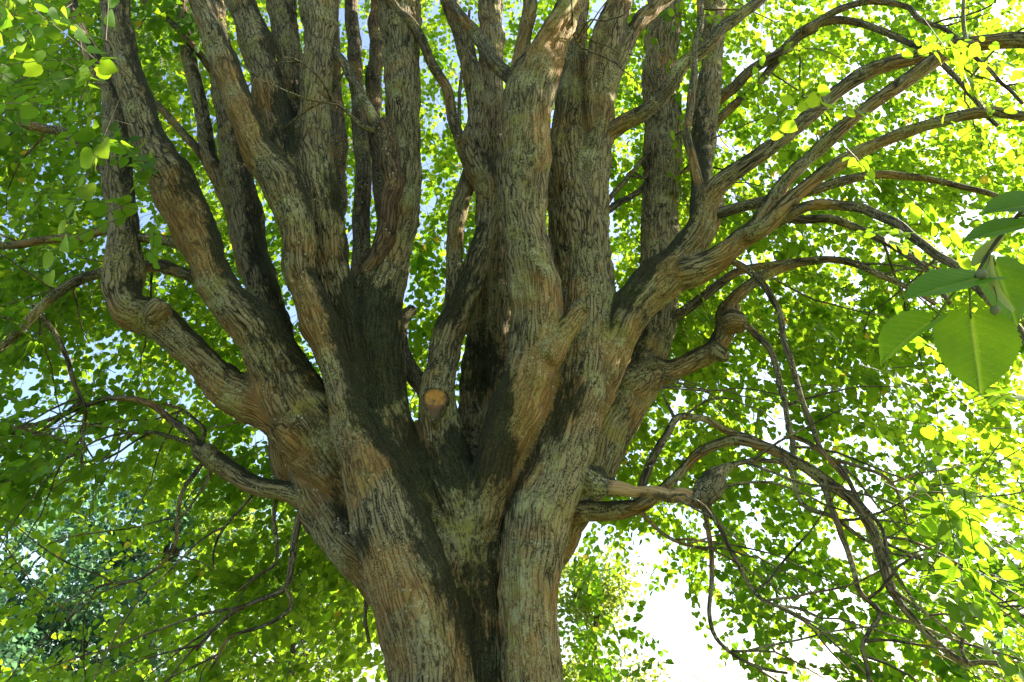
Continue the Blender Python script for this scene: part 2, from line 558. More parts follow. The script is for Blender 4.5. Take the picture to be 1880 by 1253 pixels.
# thick stems: name of the limb, centre line, distances
STEMS = {
 'trunk': [
   ([(885, 1560, 420), (884, 1400, 310), (882, 1253, 262), (868, 1130, 262), (842, 1000, 275), (822, 920, 250), (815, 880, 130)], [6.32, 6.32]),
   ([(1020, 1560, 130), (1015, 1400, 80), (1008, 1253, 60), (1000, 1170, 60), (990, 1080, 50)], [5.85, 5.9]),
   ([(900, 1560, 130), (896, 1400, 110), (893, 1253, 84), (886, 1130, 80), (866, 1000, 80), (842, 900, 80)], [5.86, 5.88, 5.92]),
   ([(845, 1560, 90), (846, 1400, 60), (848, 1253, 46), (846, 1170, 38), (846, 1080, 26), (846, 980, 8)], [5.62, 5.64, 5.72, 5.9]),
   ([(850, 1000, 150), (836, 920, 150), (826, 860, 120), (818, 810, 60)], [6.12, 6.14, 6.2]),
   ([(955, 1010, 120), (985, 890, 120), (1010, 800, 104), (1020, 720, 70)], [6.1, 6.12]),
   ([(720, 960, 130), (690, 850, 120), (670, 770, 80)], [6.1, 6.1]),
   ([(580, 830, 100), (608, 901, 128), (655, 988, 126), (712, 1060, 108), (755, 1136, 92), (782, 1220, 86), (792, 1300, 90), (790, 1420, 120)], [6.2, 6.05, 5.98, 5.95])],
 'limb_far_left': [
   ([(600, 860, 110), (560, 790, 110), (505, 752, 86), (419, 709, 74), (364, 654, 64), (309, 602, 60), (274, 582, 62), (238, 572, 64), (227, 535, 60), (228, 496, 64), (228, 451, 55), (223, 400, 52), (214, 306, 47), (213, 238, 43), (198, 160, 32), (165, 95, 26), (140, 40, 24), (120, -40, 22), (100, -160, 18)], [5.85, 5.7, 5.55, 5.6, 5.7, 5.7]),
   ([(276, 585, 40), (290, 570, 42), (301, 556, 36)], [5.5, 5.45])],
 'limb_left': [
   ([(745, 1150, 70), (705, 1020, 96), (655, 910, 118), (590, 815, 128), (540, 743, 128), (508, 678, 105), (470, 606, 84), (408, 537, 68), (376, 469, 62), (350, 410, 70), (328, 360, 78), (320, 335, 80), (296, 306, 64), (266, 238, 52), (245, 170, 52), (223, 102, 50), (210, 0, 50), (205, -100, 44), (215, -300, 34)], [6.25, 5.92, 5.5, 5.4, 5.32, 5.25, 5.2])],
 'limb_behind_left': [
   ([(560, 850, 120), (525, 740, 96), (508, 640, 64), (486, 537, 58), (463, 469, 55), (455, 408, 54), (432, 306, 46), (412, 204, 34), (402, 120, 32), (396, 0, 30), (392, -150, 26)], [6.2, 6.4, 6.6, 6.8]),
   ([(455, 470, 40), (425, 374, 34), (385, 289, 30), (371, 204, 26), (350, 119, 26), (338, 55, 22), (330, -60, 18)], [6.6, 6.7, 6.9])],
 'limb_brown_front': [
   ([(800, 1560, 220), (790, 1400, 165), (784, 1253, 140), (765, 1130, 150), (722, 985, 144), (692, 890, 120), (657, 800, 86), (636, 743, 60), (617, 674, 56), (590, 606, 70), (564, 537, 60), (546, 496, 68), (549, 440, 62), (540, 400, 66), (519, 345, 78), (490, 300, 60), (470, 268, 53), (444, 204, 54), (419, 136, 51), (393, 68, 45), (365, 0, 40), (340, -90, 36), (310, -250, 28)], [5.68, 5.66, 5.62, 5.48, 5.4, 5.3, 5.2, 5.1, 5.0])],
 'limb_grey_twin': [
   ([(735, 930, 110), (700, 830, 100), (672, 760, 90), (648, 660, 70), (622, 540, 60), (605, 469, 56), (596, 400, 62), (583, 340, 72), (574, 272, 62), (575, 204, 54), (582, 136, 60), (584, 68, 54), (580, 0, 66), (580, -120, 56), (590, -300, 44)], [5.85, 5.75, 5.65, 5.7, 5.75]),
   ([(592, 380, 56), (560, 335, 66), (530, 280, 68), (502, 204, 62), (484, 136, 56), (466, 68, 58), (442, 0, 56), (420, -110, 48), (395, -260, 36)], [5.7, 5.7, 5.75]),
   ([(560, 260, 44), (540, 200, 46), (532, 140, 42), (526, 68, 46), (515, 0, 46), (506, -120, 38)], [5.9, 6.0, 6.1])],
 'limb_center_left': [
   ([(800, 1010, 90), (760, 910, 100), (718, 820, 110), (700, 743, 96), (692, 674, 94), (690, 606, 96), (700, 537, 84), (722, 469, 64), (737, 400, 60), (743, 340, 56), (741, 238, 60), (739, 136, 63), (733, 34, 70), (730, -60, 64), (728, -250, 46)], [5.85, 5.8, 5.85, 6.0, 6.1])],
 'limb_slender_center': [
   ([(862, 1010, 70), (845, 930, 90), (822, 855, 92), (806, 777, 74), (801, 712, 58), (811, 674, 52), (826, 606, 54), (843, 572, 50), (868, 503, 45), (889, 440, 39), (896, 400, 39), (893, 345, 43), (879, 306, 56), (871, 272, 64), (873, 240, 44), (875, 204, 34), (866, 136, 33), (849, 68, 34), (824, 0, 30), (800, -80, 26), (770, -200, 20)], [5.8, 5.82, 5.95, 6.1, 6.2, 6.2]),
   ([(826, 590, 34), (831, 537, 30), (834, 469, 31), (839, 400, 33), (852, 355, 30), (868, 300, 34)], [6.1, 6.25, 6.22])],
 'limb_rear_center': [
   ([(862, 920, 90), (866, 850, 70), (870, 760, 58), (880, 640, 52), (888, 520, 46), (896, 400, 44), (902, 250, 44), (903, 100, 44), (900, 0, 42), (895, -150, 36)], [6.3, 6.6, 6.9, 7.1]),
   ([(905, 860, 60), (915, 700, 44), (915, 540, 44), (912, 400, 40), (908, 250, 34)], [6.3, 6.5, 6.6])],
 'limb_center_right': [
   ([(866, 1080, 50), (878, 1000, 64), (893, 925, 76), (912, 855, 86), (934, 795, 94), (957, 743, 98), (980, 680, 88), (986, 606, 94), (983, 537, 92), (972, 469, 86), (960, 400, 80), (959, 340, 88), (963, 272, 94), (968, 204, 96), (983, 146, 90), (1008, 100, 66), (1024, 60, 54), (1047, 0, 50), (1070, -100, 44), (1090, -250, 34)], [6.0, 5.62, 5.48, 5.42, 5.4, 5.4, 5.45]),
   ([(1000, 660, 60), (1030, 618, 42), (1052, 588, 36), (1070, 566, 36)], [5.4, 5.3]),
   ([(962, 190, 40), (955, 120, 34), (966, 51, 29), (974, 0, 27), (980, -120, 22)], [5.4, 5.35]),
   ([(968, 180, 44), (982, 104, 32), (1011, 51, 28), (1045, 0, 27), (1080, -60, 24), (1120, -160, 18)], [5.3, 5.15, 5.1])],
 'limb_right': [
   ([(990, 1560, 180), (986, 1400, 130), (980, 1253, 106), (974, 1150, 104), (974, 1060, 106), (986, 965, 114), (1014, 870, 118), (1043, 780, 124), (1064, 690, 124), (1076, 600, 116), (1074, 537, 110), (1068, 469, 108), (1058, 400, 106), (1048, 306, 88), (1050, 204, 64), (1056, 102, 42), (1064, 0, 34), (1072, -120, 28)], [5.66, 5.66, 5.70, 5.78, 5.9, 6.0, 6.1]),
   ([(1066, 420, 90), (1085, 320, 70), (1100, 250, 52), (1104, 200, 46), (1108, 134, 42), (1124, 67, 40), (1140, 0, 37), (1155, -80, 32), (1170, -200, 24)], [5.9, 5.85, 5.8]),
   ([(1108, 190, 38), (1131, 128, 32), (1152, 80, 29), (1178, 36, 28), (1219, 0, 25), (1270, -50, 20)], [5.85, 5.9]),
   ([(1090, 240, 26), (1083, 134, 22), (1098, 58, 20), (1125, 0, 18), (1150, -70, 14)], [5.8, 5.75])],
 'limb_low_right': [
   ([(1030, 960, 100), (1075, 850, 110), (1120, 770, 106), (1160, 705, 98), (1185, 640, 88), (1200, 570, 80), (1212, 500, 74), (1210, 420, 66), (1214, 320, 70), (1215, 240, 68), (1212, 134, 64), (1222, 0, 60), (1228, -120, 54), (1235, -320, 44)], [6.1, 6.3, 6.6, 6.9, 7.1]),
   ([(1150, 720, 90), (1195, 688, 62), (1232, 683, 46), (1272, 664, 39), (1308, 645, 38), (1330, 610, 38), (1336, 580, 42), (1343, 556, 30)], [6.2, 6.1, 6.0]),
   ([(1330, 596, 34), (1348, 592, 40), (1366, 594, 36)], [5.98, 5.9]),
   ([(1308, 640, 30), (1325, 652, 30), (1334, 660, 22)], [5.98, 5.95])],
 'limb_arching_right': [
   ([(1060, 800, 80), (1098, 710, 74), (1122, 640, 74), (1158, 570, 78), (1210, 515, 80), (1256, 470, 66), (1284, 425, 56), (1298, 385, 52), (1302, 352, 46)], [5.75, 5.7, 5.65]),
   ([(1236, 505, 56), (1300, 486, 54), (1353, 445, 46), (1393, 412, 34), (1442, 335, 29), (1514, 264, 28), (1576, 210, 27), (1666, 147, 26), (1733, 100, 24), (1790, 82, 20)], [5.65, 5.5, 5.3, 5.0, 4.8]),
   ([(1298, 372, 40), (1320, 340, 32), (1380, 295, 30), (1442, 250, 30), (1532, 174, 30), (1599, 130, 28), (1688, 103, 28), (1755, 86, 30), (1822, 77, 28), (1880, 75, 26), (1960, 85, 22), (2060, 110, 16)], [5.6, 5.3, 5.0, 4.7]),
   ([(1370, 432, 34), (1406, 416, 30), (1464, 357, 28), (1532, 304, 27), (1621, 259, 24), (1710, 228, 22), (1800, 207, 20), (1880, 214, 18), (1980, 240, 14)], [5.4, 5.1, 4.8, 4.5]),
   ([(1286, 400, 40), (1288, 335, 40), (1291, 268, 39), (1304, 134, 38), (1310, 45, 38), (1312, -60, 34), (1318, -240, 26)], [5.9, 6.6, 7.0])],
 'limb_mossy_left': [
   ([(610, 950, 60), (557, 916, 42), (517, 901, 33), (470, 894, 33), (434, 872, 33), (398, 847, 35), (365, 826, 31)], [6.05, 6.0, 6.2]),
   ([(388, 845, 26), (384, 828, 30), (390, 822, 22)], [6.1, 6.05])],
 'limb_mossy_right': [
   ([(1000, 935, 60), (1040, 943, 46), (1075, 940, 38), (1130, 938, 36), (1175, 928, 29), (1214, 902, 24), (1250, 867, 22), (1286, 831, 22), (1344, 809, 22), (1397, 818, 22), (1464, 849, 22), (1523, 889, 22), (1576, 930, 20), (1612, 1001, 20), (1634, 1077, 20), (1675, 1135, 19), (1733, 1193, 18), (1777, 1220, 17), (1800, 1215, 15), (1880, 1229, 12), (1960, 1250, 9)], [6.0, 6.0, 5.8, 5.6, 5.4, 5.2, 5.1])],
}
CLOSED = []                                        # (stem name, P, R)
V_all, Q_all, T_all, off = [], [], [], 0
for nm, lines in STEMS.items():
    for pts, Ys in lines:
        if nm != 'trunk' and 780 < pts[0][1] < 1500 and len(pts) > 6:
            # the foot of a limb runs on down inside the trunk and fades out
            (xa, ya, wa), (xb, yb, wb) = pts[0], pts[1]
            Ys = list(np.interp(np.linspace(0, 1, len(pts)), np.linspace(0, 1, len(Ys)), Ys))
            k_ = 130.0 / max(60.0, math.hypot(xa - xb, ya - yb))
            tx = 0.6 * (xa + (xa - xb) * k_) + 0.4 * (860 + (xa - 860) * 0.5)
            pts = [(tx, ya + 150, wa * 0.3)] + [(xa, ya, wa * 0.85)] + list(pts[1:])
            Ys = [Ys[0] + 0.42, Ys[0] + 0.12] + Ys[1:]
            P, Rd = line_each(pts, Ys)
        else:
            P, Rd = line(pts, Ys)
        P, Rd = smooth_line(P, Rd)
        v, q4, t3, _ = tube(P, Rd, 20)
        V_all.append(v); Q_all.append(q4 + off); T_all.append(t3 + off); off += len(v)
        CLOSED.append((nm, P, Rd))
src = mixed_mesh('stems_source', np.vstack(V_all), np.vstack(Q_all), np.vstack(T_all))
so = bpy.data.objects.new('stems_source', src)
COL.objects.link(so)
md = so.modifiers.new('remesh', 'REMESH')
md.mode = 'VOXEL'
md.voxel_size = 0.0202
ms = so.modifiers.new('smooth', 'SMOOTH')
ms.factor = 0.5
ms.iterations = 8
dg = bpy.context.evaluated_depsgraph_get()
ev = so.evaluated_get(dg)
rm = ev.to_mesh()
nv = len(rm.vertices)
co = np.empty(nv * 3, np.float32); rm.vertices.foreach_get('co', co); co = co.reshape(-1, 3).astype(np.float64)
no = np.empty(nv * 3, np.float32); rm.vertex_normals.foreach_get('vector', no); no = no.reshape(-1, 3).astype(np.float64)
nl = len(rm.loops)
li = np.empty(nl, np.int32); rm.loops.foreach_get('vertex_index', li)
lt = np.empty(len(rm.polygons), np.int32); rm.polygons.foreach_get('loop_total', lt)
assert (lt == 4).all()
quads = li.reshape(-1, 4)
ev.to_mesh_clear()
bpy.data.objects.remove(so)
bpy.data.meshes.remove(src)

# nearest stem for every vertex -> bark coordinates that follow the stem
SP, SR, SS, SA, SB, SO, ST, SC = [], [], [], [], [], [], [], []
stem_names = list(STEMS.keys())
for ci, (nm, P, Rd) in enumerate(CLOSED):
    T, A, B = frames(P)
    s = np.concatenate([[0], np.cumsum(np.linalg.norm(np.diff(P, axis=0), axis=1))]) + ci * 3.7
    SP.append(P); SR.append(Rd); SS.append(s); SA.append(A); SB.append(B); ST.append(T)
    so_ = np.full(len(P), stem_names.index(nm))
    # the lowest part of a stem that reaches the ground is the trunk
    if P[0][2] < 1.0:
        so_[P[:, 2] < 3.05] = stem_names.index('trunk')
    SO.append(so_)
    SC.append(np.full(len(P), ci))
SP = np.vstack(SP); SR = np.concatenate(SR); SS = np.concatenate(SS); SA = np.vstack(SA); SB = np.vstack(SB); ST = np.vstack(ST); SO = np.concatenate(SO); SC = np.concatenate(SC)
near = np.empty(nv, np.int64)
sp32 = SP.astype(np.float32); sr32 = SR.astype(np.float32); p2 = (sp32 ** 2).sum(1)
zo = np.argsort(co[:, 2])
for a in range(0, nv, 6000):
    ix = zo[a:a + 6000]
    c = co[ix].astype(np.float32)
    cand = np.nonzero((sp32[:, 2] > c[0, 2] - 0.75) & (sp32[:, 2] < c[-1, 2] + 0.75))[0]
    d = (c ** 2).sum(1)[:, None] - 2 * c @ sp32[cand].T + p2[cand][None]
    np.maximum(d, 0, out=d)
    np.sqrt(d, out=d)
    d -= sr32[cand][None]
    near[ix] = cand[d.argmin(1)]
rel = co - SP[near]
du = (rel * SA[near]).sum(1); dv = (rel * SB[near]).sum(1); ds = (rel * ST[near]).sum(1)
rl = np.hypot(du, dv) + 1e-9
rad = SR[near]
bark = np.stack([du / rl * np.maximum(rad, 0.03), dv / rl * np.maximum(rad, 0.03), SS[near] + ds], 1)
owner = SO[near]
# where two stems grow together the furrows fade into each other
ct = SC[near][quads]
fs = (ct != ct[:, :1]).any(1).astype(np.float64)
seam = np.zeros(nv)
for _k in range(3):
    num = np.zeros(nv); den = np.zeros(nv)
    np.add.at(num, quads.ravel(), np.repeat(fs, 4)); np.add.at(den, quads.ravel(), 1.0)
    seam = np.clip(num / np.maximum(den, 1) * 1.6, 0, 1)
    fs = np.maximum(fs, seam[quads].mean(1))

# real relief: lumps, long buttress ridges and bark plates
str_ = np.array([1, 1, 0.08])
amp = np.clip(rad / 0.16, 0.15, 1.0)
n1 = fbm(co * 2.6, 3, 3) - 0.5
n2 = 1 - np.abs(2 * fbm(bark * np.array([1, 1, 0.14]) * 9.0, 9, 2) - 1)
n3 = 1 - np.abs(2 * vnoise(bark * str_ * 24.0, 21) - 1)
n4 = fbm(co * 9.0, 31, 2) - 0.5
disp = amp * (0.095 * n1 + 0.026 * (n2 - 0.75) + 0.022 * (n3 - 0.5) + 0.030 * n4)
co2 = co + no * disp[:, None]

# moss on upper sides and clefts, shade painted into the centre gap, warm brown bark
spots = [(690, 545, 0.34, 1.0), (668, 620, 0.36, 1.1), (672, 690, 0.30, 1.0), (690, 755, 0.22, 0.8), (640, 560, 0.2, 0.7), (830, 850, 0.30, 0.8), (780, 870, 0.20, 0.7), (765, 800, 0.2, 0.7),
         (897, 780, 0.20, 0.8), (918, 700, 0.15, 0.7), (880, 830, 0.24, 0.7), (905, 960, 0.20, 0.8), (900, 1060, 0.22, 0.9), (898, 1160, 0.22, 0.9), (900, 1245, 0.2, 0.9), (815, 990, 0.12, 0.5), (860, 1040, 0.1, 0.5),
         (610, 905, 0.15, 0.9), (650, 990, 0.15, 0.9), (575, 840, 0.14, 0.8), (870, 790, 0.3, 1.0), (880, 660, 0.35, 1.1), (885, 560, 0.35, 1.0), (1200, 500, 0.3, 0.8), (1160, 560, 0.25, 0.7), (530, 250, 0.3, 0.9), (535, 180, 0.2, 0.8), (1090, 430, 0.2, 0.4), (1045, 740, 0.24, 0.6), (950, 860, 0.16, 0.8),  # includes the dark gap between centre limbs, shade painted on the rear limb
         (560, 690, 0.3, 0.5), (500, 640, 0.3, 0.5), (735, 190, 0.22, 0.5), (745, 60, 0.25, 0.5), (868, 420, 0.2, 0.6), (620, 330, 0.25, 0.6), (510, 560, 0.3, 0.6), (480, 450, 0.25, 0.5), (330, 330, 0.2, 0.5), (1130, 700, 0.2, 0.6), (890, 100, 0.3, 0.5), (655, 330, 0.3, 0.5), (1060, 230, 0.2, 0.4)]
vx, vy, vz = project(co)
Tn_ = ST[near] * np.sign(ST[near][:, 2:3] + 1e-9)
lean = np.sqrt(np.clip(1 - Tn_[:, 2] ** 2, 0, 1))
upp = unit(np.array([0, 0, 1.0])[None] - Tn_ * Tn_[:, 2:3])
upside = (no * upp).sum(1)
moss_and_shade = np.clip(upside, -0.15, 1) * np.clip((lean - 0.10) / 0.35, 0, 1) * 0.95
for x, y, r_, s_ in spots:
    c_ = np.nonzero((np.abs(vx - x) < 14) & (np.abs(vy - y) < 14))[0]
    if len(c_) == 0:
        continue
    p = co[c_[vz[c_].argmin()]]
    dd = np.linalg.norm((co - p) * np.array([1, 0.8, 0.75]), axis=1) / r_
    moss_and_shade = moss_and_shade + 0.62 * s_ * np.clip(1.25 - dd, 0, 1)
moss_and_shade = np.minimum(moss_and_shade, 0.85) + 0.55 * (fbm(co * np.array([5.5, 5.5, 2.6]), 51, 4) - 0.5)
warm = np.clip(-upside, 0, 1) * lean * 0.22
for x, y, Y, r_, s_ in [(960, 720, 5.2, 0.40, 0.22), (985, 560, 5.2, 0.35, 0.16), (930, 830, 5.3, 0.3, 0.3), (985, 250, 5.3, 0.5, 0.14), (1010, 50, 5.1, 0.4, 0.3), (430, 170, 4.9, 0.7, 0.22), (555, 560, 5.1, 0.4, 0.15), (330, 380, 5.1, 0.4, 0.22), (390, 500, 5.2, 0.4, 0.15), (660, 830, 5.3, 0.3, 0.2), (760, 1120, 5.5, 0.5, 0.16), (980, 1130, 5.5, 0.5, 0.18), (1100, 640, 5.6, 0.25, 0.2), (1080, 760, 5.6, 0.3, 0.15), (1300, 400, 5.5, 0.3, 0.25), (1035, 630, 5.3, 0.2, 0.25)]:
    p, _ = at(x, y, Y)
    warm = warm + s_ * np.clip(1.3 - np.linalg.norm(co - p, axis=1) / r_, 0, 1)

# split the skin into the trunk and its limbs
LIMB = {}
fo = owner[quads]
face_owner = np.median(np.sort(fo, 1)[:, 1:3], axis=1).astype(int)
face_owner = np.where((fo == face_owner[:, None]).any(1), face_owner, fo[:, 0])
def pieces(f):
    u, inv = np.unique(f, return_inverse=True)
    inv = inv.reshape(-1, 4)
    par = np.arange(len(u))
    e0 = inv.ravel(); e1 = np.roll(inv, -1, 1).ravel()
    while True:
        m = np.minimum(par[e0], par[e1])
        new = par.copy()
        np.minimum.at(new, e0, m); np.minimum.at(new, e1, m)
        np.minimum.at(new, par, new)
        new = new[new]; new = new[new]
        if (new == par).all():
            return par[inv[:, 0]]
        par = new
for _pass in range(2):
    for k in range(len(stem_names)):
        idx = np.nonzero(face_owner == k)[0]
        lab = pieces(quads[idx])
        vals, cnt = np.unique(lab, return_counts=True)
        main = vals[cnt.argmax()]
        for val in vals:
            if val == main:
                continue
            fi = idx[lab == val]
            vset = np.zeros(nv, bool); vset[quads[fi]] = True
            touch = face_owner[vset[quads].any(1)]
            touch = touch[(touch != k) & (touch >= 0)]
            face_owner[fi] = np.bincount(touch).argmax() if len(touch) else -1     # -1: a closed hollow inside the wood
tmp = mesh_np('skin', co2, quads, 4)
vn_ = np.empty(nv * 3, np.float32); tmp.vertex_normals.foreach_get('vector', vn_); vn_ = vn_.reshape(-1, 3)
bpy.data.meshes.remove(tmp)
for k, nm in enumerate(stem_names):
    f = quads[face_owner == k]
    u, inv = np.unique(f, return_inverse=True)
    plain_name = 'trunk' if nm == 'trunk' else 'limb'
    me = mesh_np(plain_name, co2[u], inv.reshape(-1, 4), 4)
    attr(me, 'bark', bark[u], 'FLOAT_VECTOR')
    attr(me, 'moss_and_shade', moss_and_shade[u])
    attr(me, 'warm', warm[u])
    attr(me, 'seam', seam[u])
    me.normals_split_custom_set_from_vertices(vn_[u].tolist())
    LIMB[nm] = link(plain_name, me, M_BARK, tree)

# ------------------------------------------------------------------ branches: thinner, each its own piece
BR = []      # centre lines, for the twigs to grow from
def branch(parent, pts, Ys, mat=None, name='branch', sides=10, lump=0.10, label=None, wig=0.018):
    P, Rd = line(pts, Ys)
    P, Rd = smooth_line(P, Rd, 0.04)
    s = np.arange(len(P))
    sd = int(abs(pts[0][0] * 7 + pts[0][1] * 3)) % 997
    w = np.stack([fbm(np.stack([s * 0.11, s * 0 + k * 9.1, s * 0 + sd], 1), sd, 2) - 0.5 for k in range(3)], 1) * 4
    P = P + w * wig * np.clip(s / 8.0, 0, 1)[:, None]
    v, q4, t3, bk = tube(P, Rd, sides, lump, sd)
    me = mixed_mesh(name, v, q4, t3)
    bk = bk + np.array([sd * 0.37, 0, 0])
    attr(me, 'bark', bk, 'FLOAT_VECTOR')
    nrm = np.empty(len(v) * 3, np.float32); me.vertex_normals.foreach_get('vector', nrm)
    attr(me, 'moss_and_shade', np.clip(nrm.reshape(-1, 3)[:, 2] * 0.75 + 0.02, -0.1, 0.6))
    attr(me, 'warm', np.clip(-nrm.reshape(-1, 3)[:, 2], 0, 1) * 0.1)
    o = link(name, me, mat or M_BRANCH, LIMB[parent] if parent else tree)
    if label:
        o['label'] = label
    BR.append((P, Rd))
    return o

def taper(pts2, w0, w1):
    n = len(pts2)
    return [(x, y, w0 + (w1 - w0) * i / (n - 1)) for i, (x, y) in enumerate(pts2)]

B_ = branch
# right hand arches
B_('limb_right', taper([(1096, 262), (1132, 236), (1178, 206), (1219, 170), (1254, 121), (1290, 89), (1330, 49), (1397, 0), (1470, -60), (1560, -150)], 34, 16), [5.92, 5.72, 5.62, 5.5, 5.4, 5.3])
B_('limb_right', taper([(1085, 440), (1111, 395), (1178, 345), (1230, 320), (1300, 300)], 15, 8), [6.2, 7.2])
B_('limb_right', taper([(1085, 430), (1120, 372), (1180, 290), (1230, 250)], 12, 5), [6.2, 6.8])
B_('limb_arching_right', taper([(1310, 395), (1380, 373), (1500, 351), (1576, 331), (1650, 325), (1710, 327), (1817, 357), (1920, 420)], 22, 8), [5.6, 5.4, 5.2])
B_('limb_arching_right', taper([(1410, 418), (1442, 400), (1487, 377), (1576, 384), (1640, 412), (1710, 460), (1773, 500), (1840, 570), (1885, 645), (1940, 760)], 22, 13), [5.4, 5.0, 4.4, 4.0])
B_('limb_arching_right', taper([(1400, 422), (1445, 402), (1545, 404), (1621, 440), (1666, 467), (1710, 507), (1745, 560)], 18, 9), [5.5, 5.3, 5.0])
B_('limb_arching_right', taper([(1300, 200), (1330, 172), (1380, 130), (1429, 98), (1469, 58), (1523, 40), (1576, 45), (1643, 67), (1697, 94), (1760, 150), (1830, 230)], 22, 8), [7.0, 6.2, 5.6])
B_('limb_arching_right', taper([(1300, 240), (1353, 188), (1411, 130), (1456, 80), (1500, 50)], 18, 10), [7.0, 6.4])
B_('limb_arching_right', taper([(1480, 56), (1523, 27), (1576, 4), (1620, 0), (1666, 9), (1701, 40), (1755, 72), (1820, 130), (1880, 190)], 14, 6), [6.1, 5.6])
B_('limb_arching_right', taper([(1775, 80), (1768, 40), (1770, 0), (1776, -60)], 8, 5), [4.8, 4.9], wig=0.004)
B_('limb_arching_right', taper([(1292, 372), (1277, 313), (1263, 223), (1277, 103), (1290, 0), (1296, -120)], 18, 11), [5.65, 5.5, 5.4])
B_('limb_arching_right', taper([(1306, 360), (1296, 350), (1285, 343)], 34, 24), [5.62, 5.58], M_RED, name='broken_stub', lump=0.3)
B_('limb_low_right', taper([(1185, 130), (1210, 179), (1201, 255), (1215, 310), (1237, 371)], 5, 7), [6.7, 6.7], name='dead_vine', wig=0.02)
# slender ones under the arches
B_('limb_low_right', taper([(1190, 640), (1215, 610), (1259, 570), (1317, 525), (1362, 498), (1442, 485), (1523, 476), (1600, 490)], 24, 9), [6.4, 6.2, 6.0])
B_('limb_low_right', taper([(1341, 562), (1350, 545), (1397, 512), (1442, 490), (1490, 480), (1535, 480), (1640, 510), (1720, 560)], 26, 8), [6.0, 5.8, 5.5])
B_('limb_low_right', taper([(1300, 488), (1335, 476), (1397, 521), (1433, 574), (1447, 640), (1459, 700), (1478, 757), (1505, 824), (1545, 880)], 14, 9), [5.6, 5.4])
B_('limb_low_right', taper([(1360, 590), (1385, 610), (1411, 641), (1430, 690), (1438, 722), (1455, 802), (1460, 850)], 13, 9), [5.9, 5.6])
B_('limb_mossy_right', taper([(1170, 930), (1183, 889), (1205, 840), (1219, 800), (1237, 764), (1290, 771), (1335, 793), (1371, 802), (1430, 830)], 18, 9), [6.0, 5.9])
B_('limb_mossy_right', taper([(1237, 766), (1225, 740), (1214, 713), (1218, 690)], 7, 3), [5.95, 5.95])
B_('limb_mossy_right', taper([(1440, 840), (1455, 870), (1469, 921), (1523, 943), (1576, 979), (1640, 1020)], 11, 6), [5.6, 5.4])
B_('limb_mossy_right', taper([(1510, 880), (1536, 974), (1550, 1010), (1563, 1050), (1576, 1090), (1612, 1122), (1598, 1160), (1585, 1193), (1594, 1225), (1600, 1270)], 12, 7), [5.5, 5.3])
B_('limb_mossy_right', taper([(1290, 900), (1299, 947), (1308, 1032), (1310, 1140), (1335, 1184), (1375, 1215), (1440, 1230)], 11, 5), [6.0, 5.8])
B_('limb_mossy_right', taper([(1296, 930), (1317, 965), (1353, 1032), (1380, 1086), (1420, 1113), (1460, 1118), (1505, 1135)], 10, 5), [5.9, 5.6])
B_('limb_mossy_right', taper([(1160, 934), (1178, 943), (1219, 979), (1260, 1000), (1299, 1015)], 9, 5), [5.98, 5.9])
B_('limb_mossy_right', taper([(1455, 802), (1490, 815), (1531, 849), (1576, 912), (1625, 974), (1643, 1046), (1680, 1100)], 10, 6), [5.5, 5.2])
B_('limb_mossy_right', taper([(1520, 845), (1558, 851), (1621, 880), (1650, 920), (1666, 961)], 8, 4), [5.4, 5.2])
B_('limb_mossy_right', taper([(1777, 1218), (1764, 1193), (1770, 1160), (1773, 1126), (1800, 1080)], 8, 4), [5.15, 5.15])
B_('limb_mossy_right', taper([(1640, 1085), (1690, 1120), (1730, 1150), (1775, 1180)], 7, 4), [5.3, 5.2])
# the barkless broken limb on the right, between two burls
dead = branch('limb_right', [(1050, 862, 46), (1078, 880, 50), (1100, 889, 50), (1122, 896, 40), (1146, 900, 24)], [5.78, 5.6], name='burl', lump=0.5, sides=16, wig=0.0)
branch('limb_right', [(1118, 896, 24), (1138, 897, 25), (1165, 904, 22), (1196, 903, 24), (1228, 911, 24), (1252, 909, 29), (1275, 918, 32), (1290, 912, 26)], [5.6, 5.5], M_BARE, name='dead_limb', lump=0.34, sides=16, label='bark stripped pale dead limb stub', wig=0.004)
branch('limb_right', [(1268, 922, 18), (1286, 915, 40), (1300, 898, 56), (1312, 878, 46), (1328, 862, 22), (1355, 851, 11), (1380, 846, 11), (1429, 847, 10), (1465, 860, 9)], [5.48, 5.52, 5.6], name='burl', lump=0.45, sides=16, wig=0.004)
# centre: the thin stems between
B_('limb_slender_center', taper([(850, 275), (837, 238), (824, 187), (803, 136), (780, 88), (752, 41), (715, 0), (680, -50), (640, -130)], 22, 14), [6.15, 5.9, 5.7])
B_('limb_slender_center', taper([(844, 262), (841, 238), (846, 153), (858, 75), (862, 20)], 8, 5), [6.05, 6.0], wig=0.004)
B_('limb_center_right', taper([(950, 160), (936, 143), (909, 116), (882, 75), (841, 27), (815, -20), (780, -90)], 30, 18), [5.5, 5.8, 5.9])
B_('limb_center_left', [(668, 512, 20), (676, 498, 34), (692, 478, 36), (706, 440, 36), (712, 400, 34), (713, 374, 34), (723, 340, 34), (716, 306, 38), (711, 262, 38), (703, 232, 40), (694, 224, 26)], [5.75, 5.6, 5.5], M_RED, name='broken_branch', lump=0.2, sides=14, label='reddish flaking dead branch snapped off at its top', wig=0.006)
B_('limb_center_left', taper([(690, 240), (664, 231), (630, 200), (582, 167)], 11, 5), [5.5, 5.35], wig=0.006)
B_('limb_center_left', taper([(700, 245), (684, 211), (664, 177), (645, 145), (630, 119), (612, 90)], 22, 14), [5.55, 5.7])
B_('limb_grey_twin', taper([(660, 560), (664, 408), (668, 306), (662, 238), (652, 102), (645, 0), (640, -120)], 34, 22), [6.2, 6.5, 6.7], sides=12)
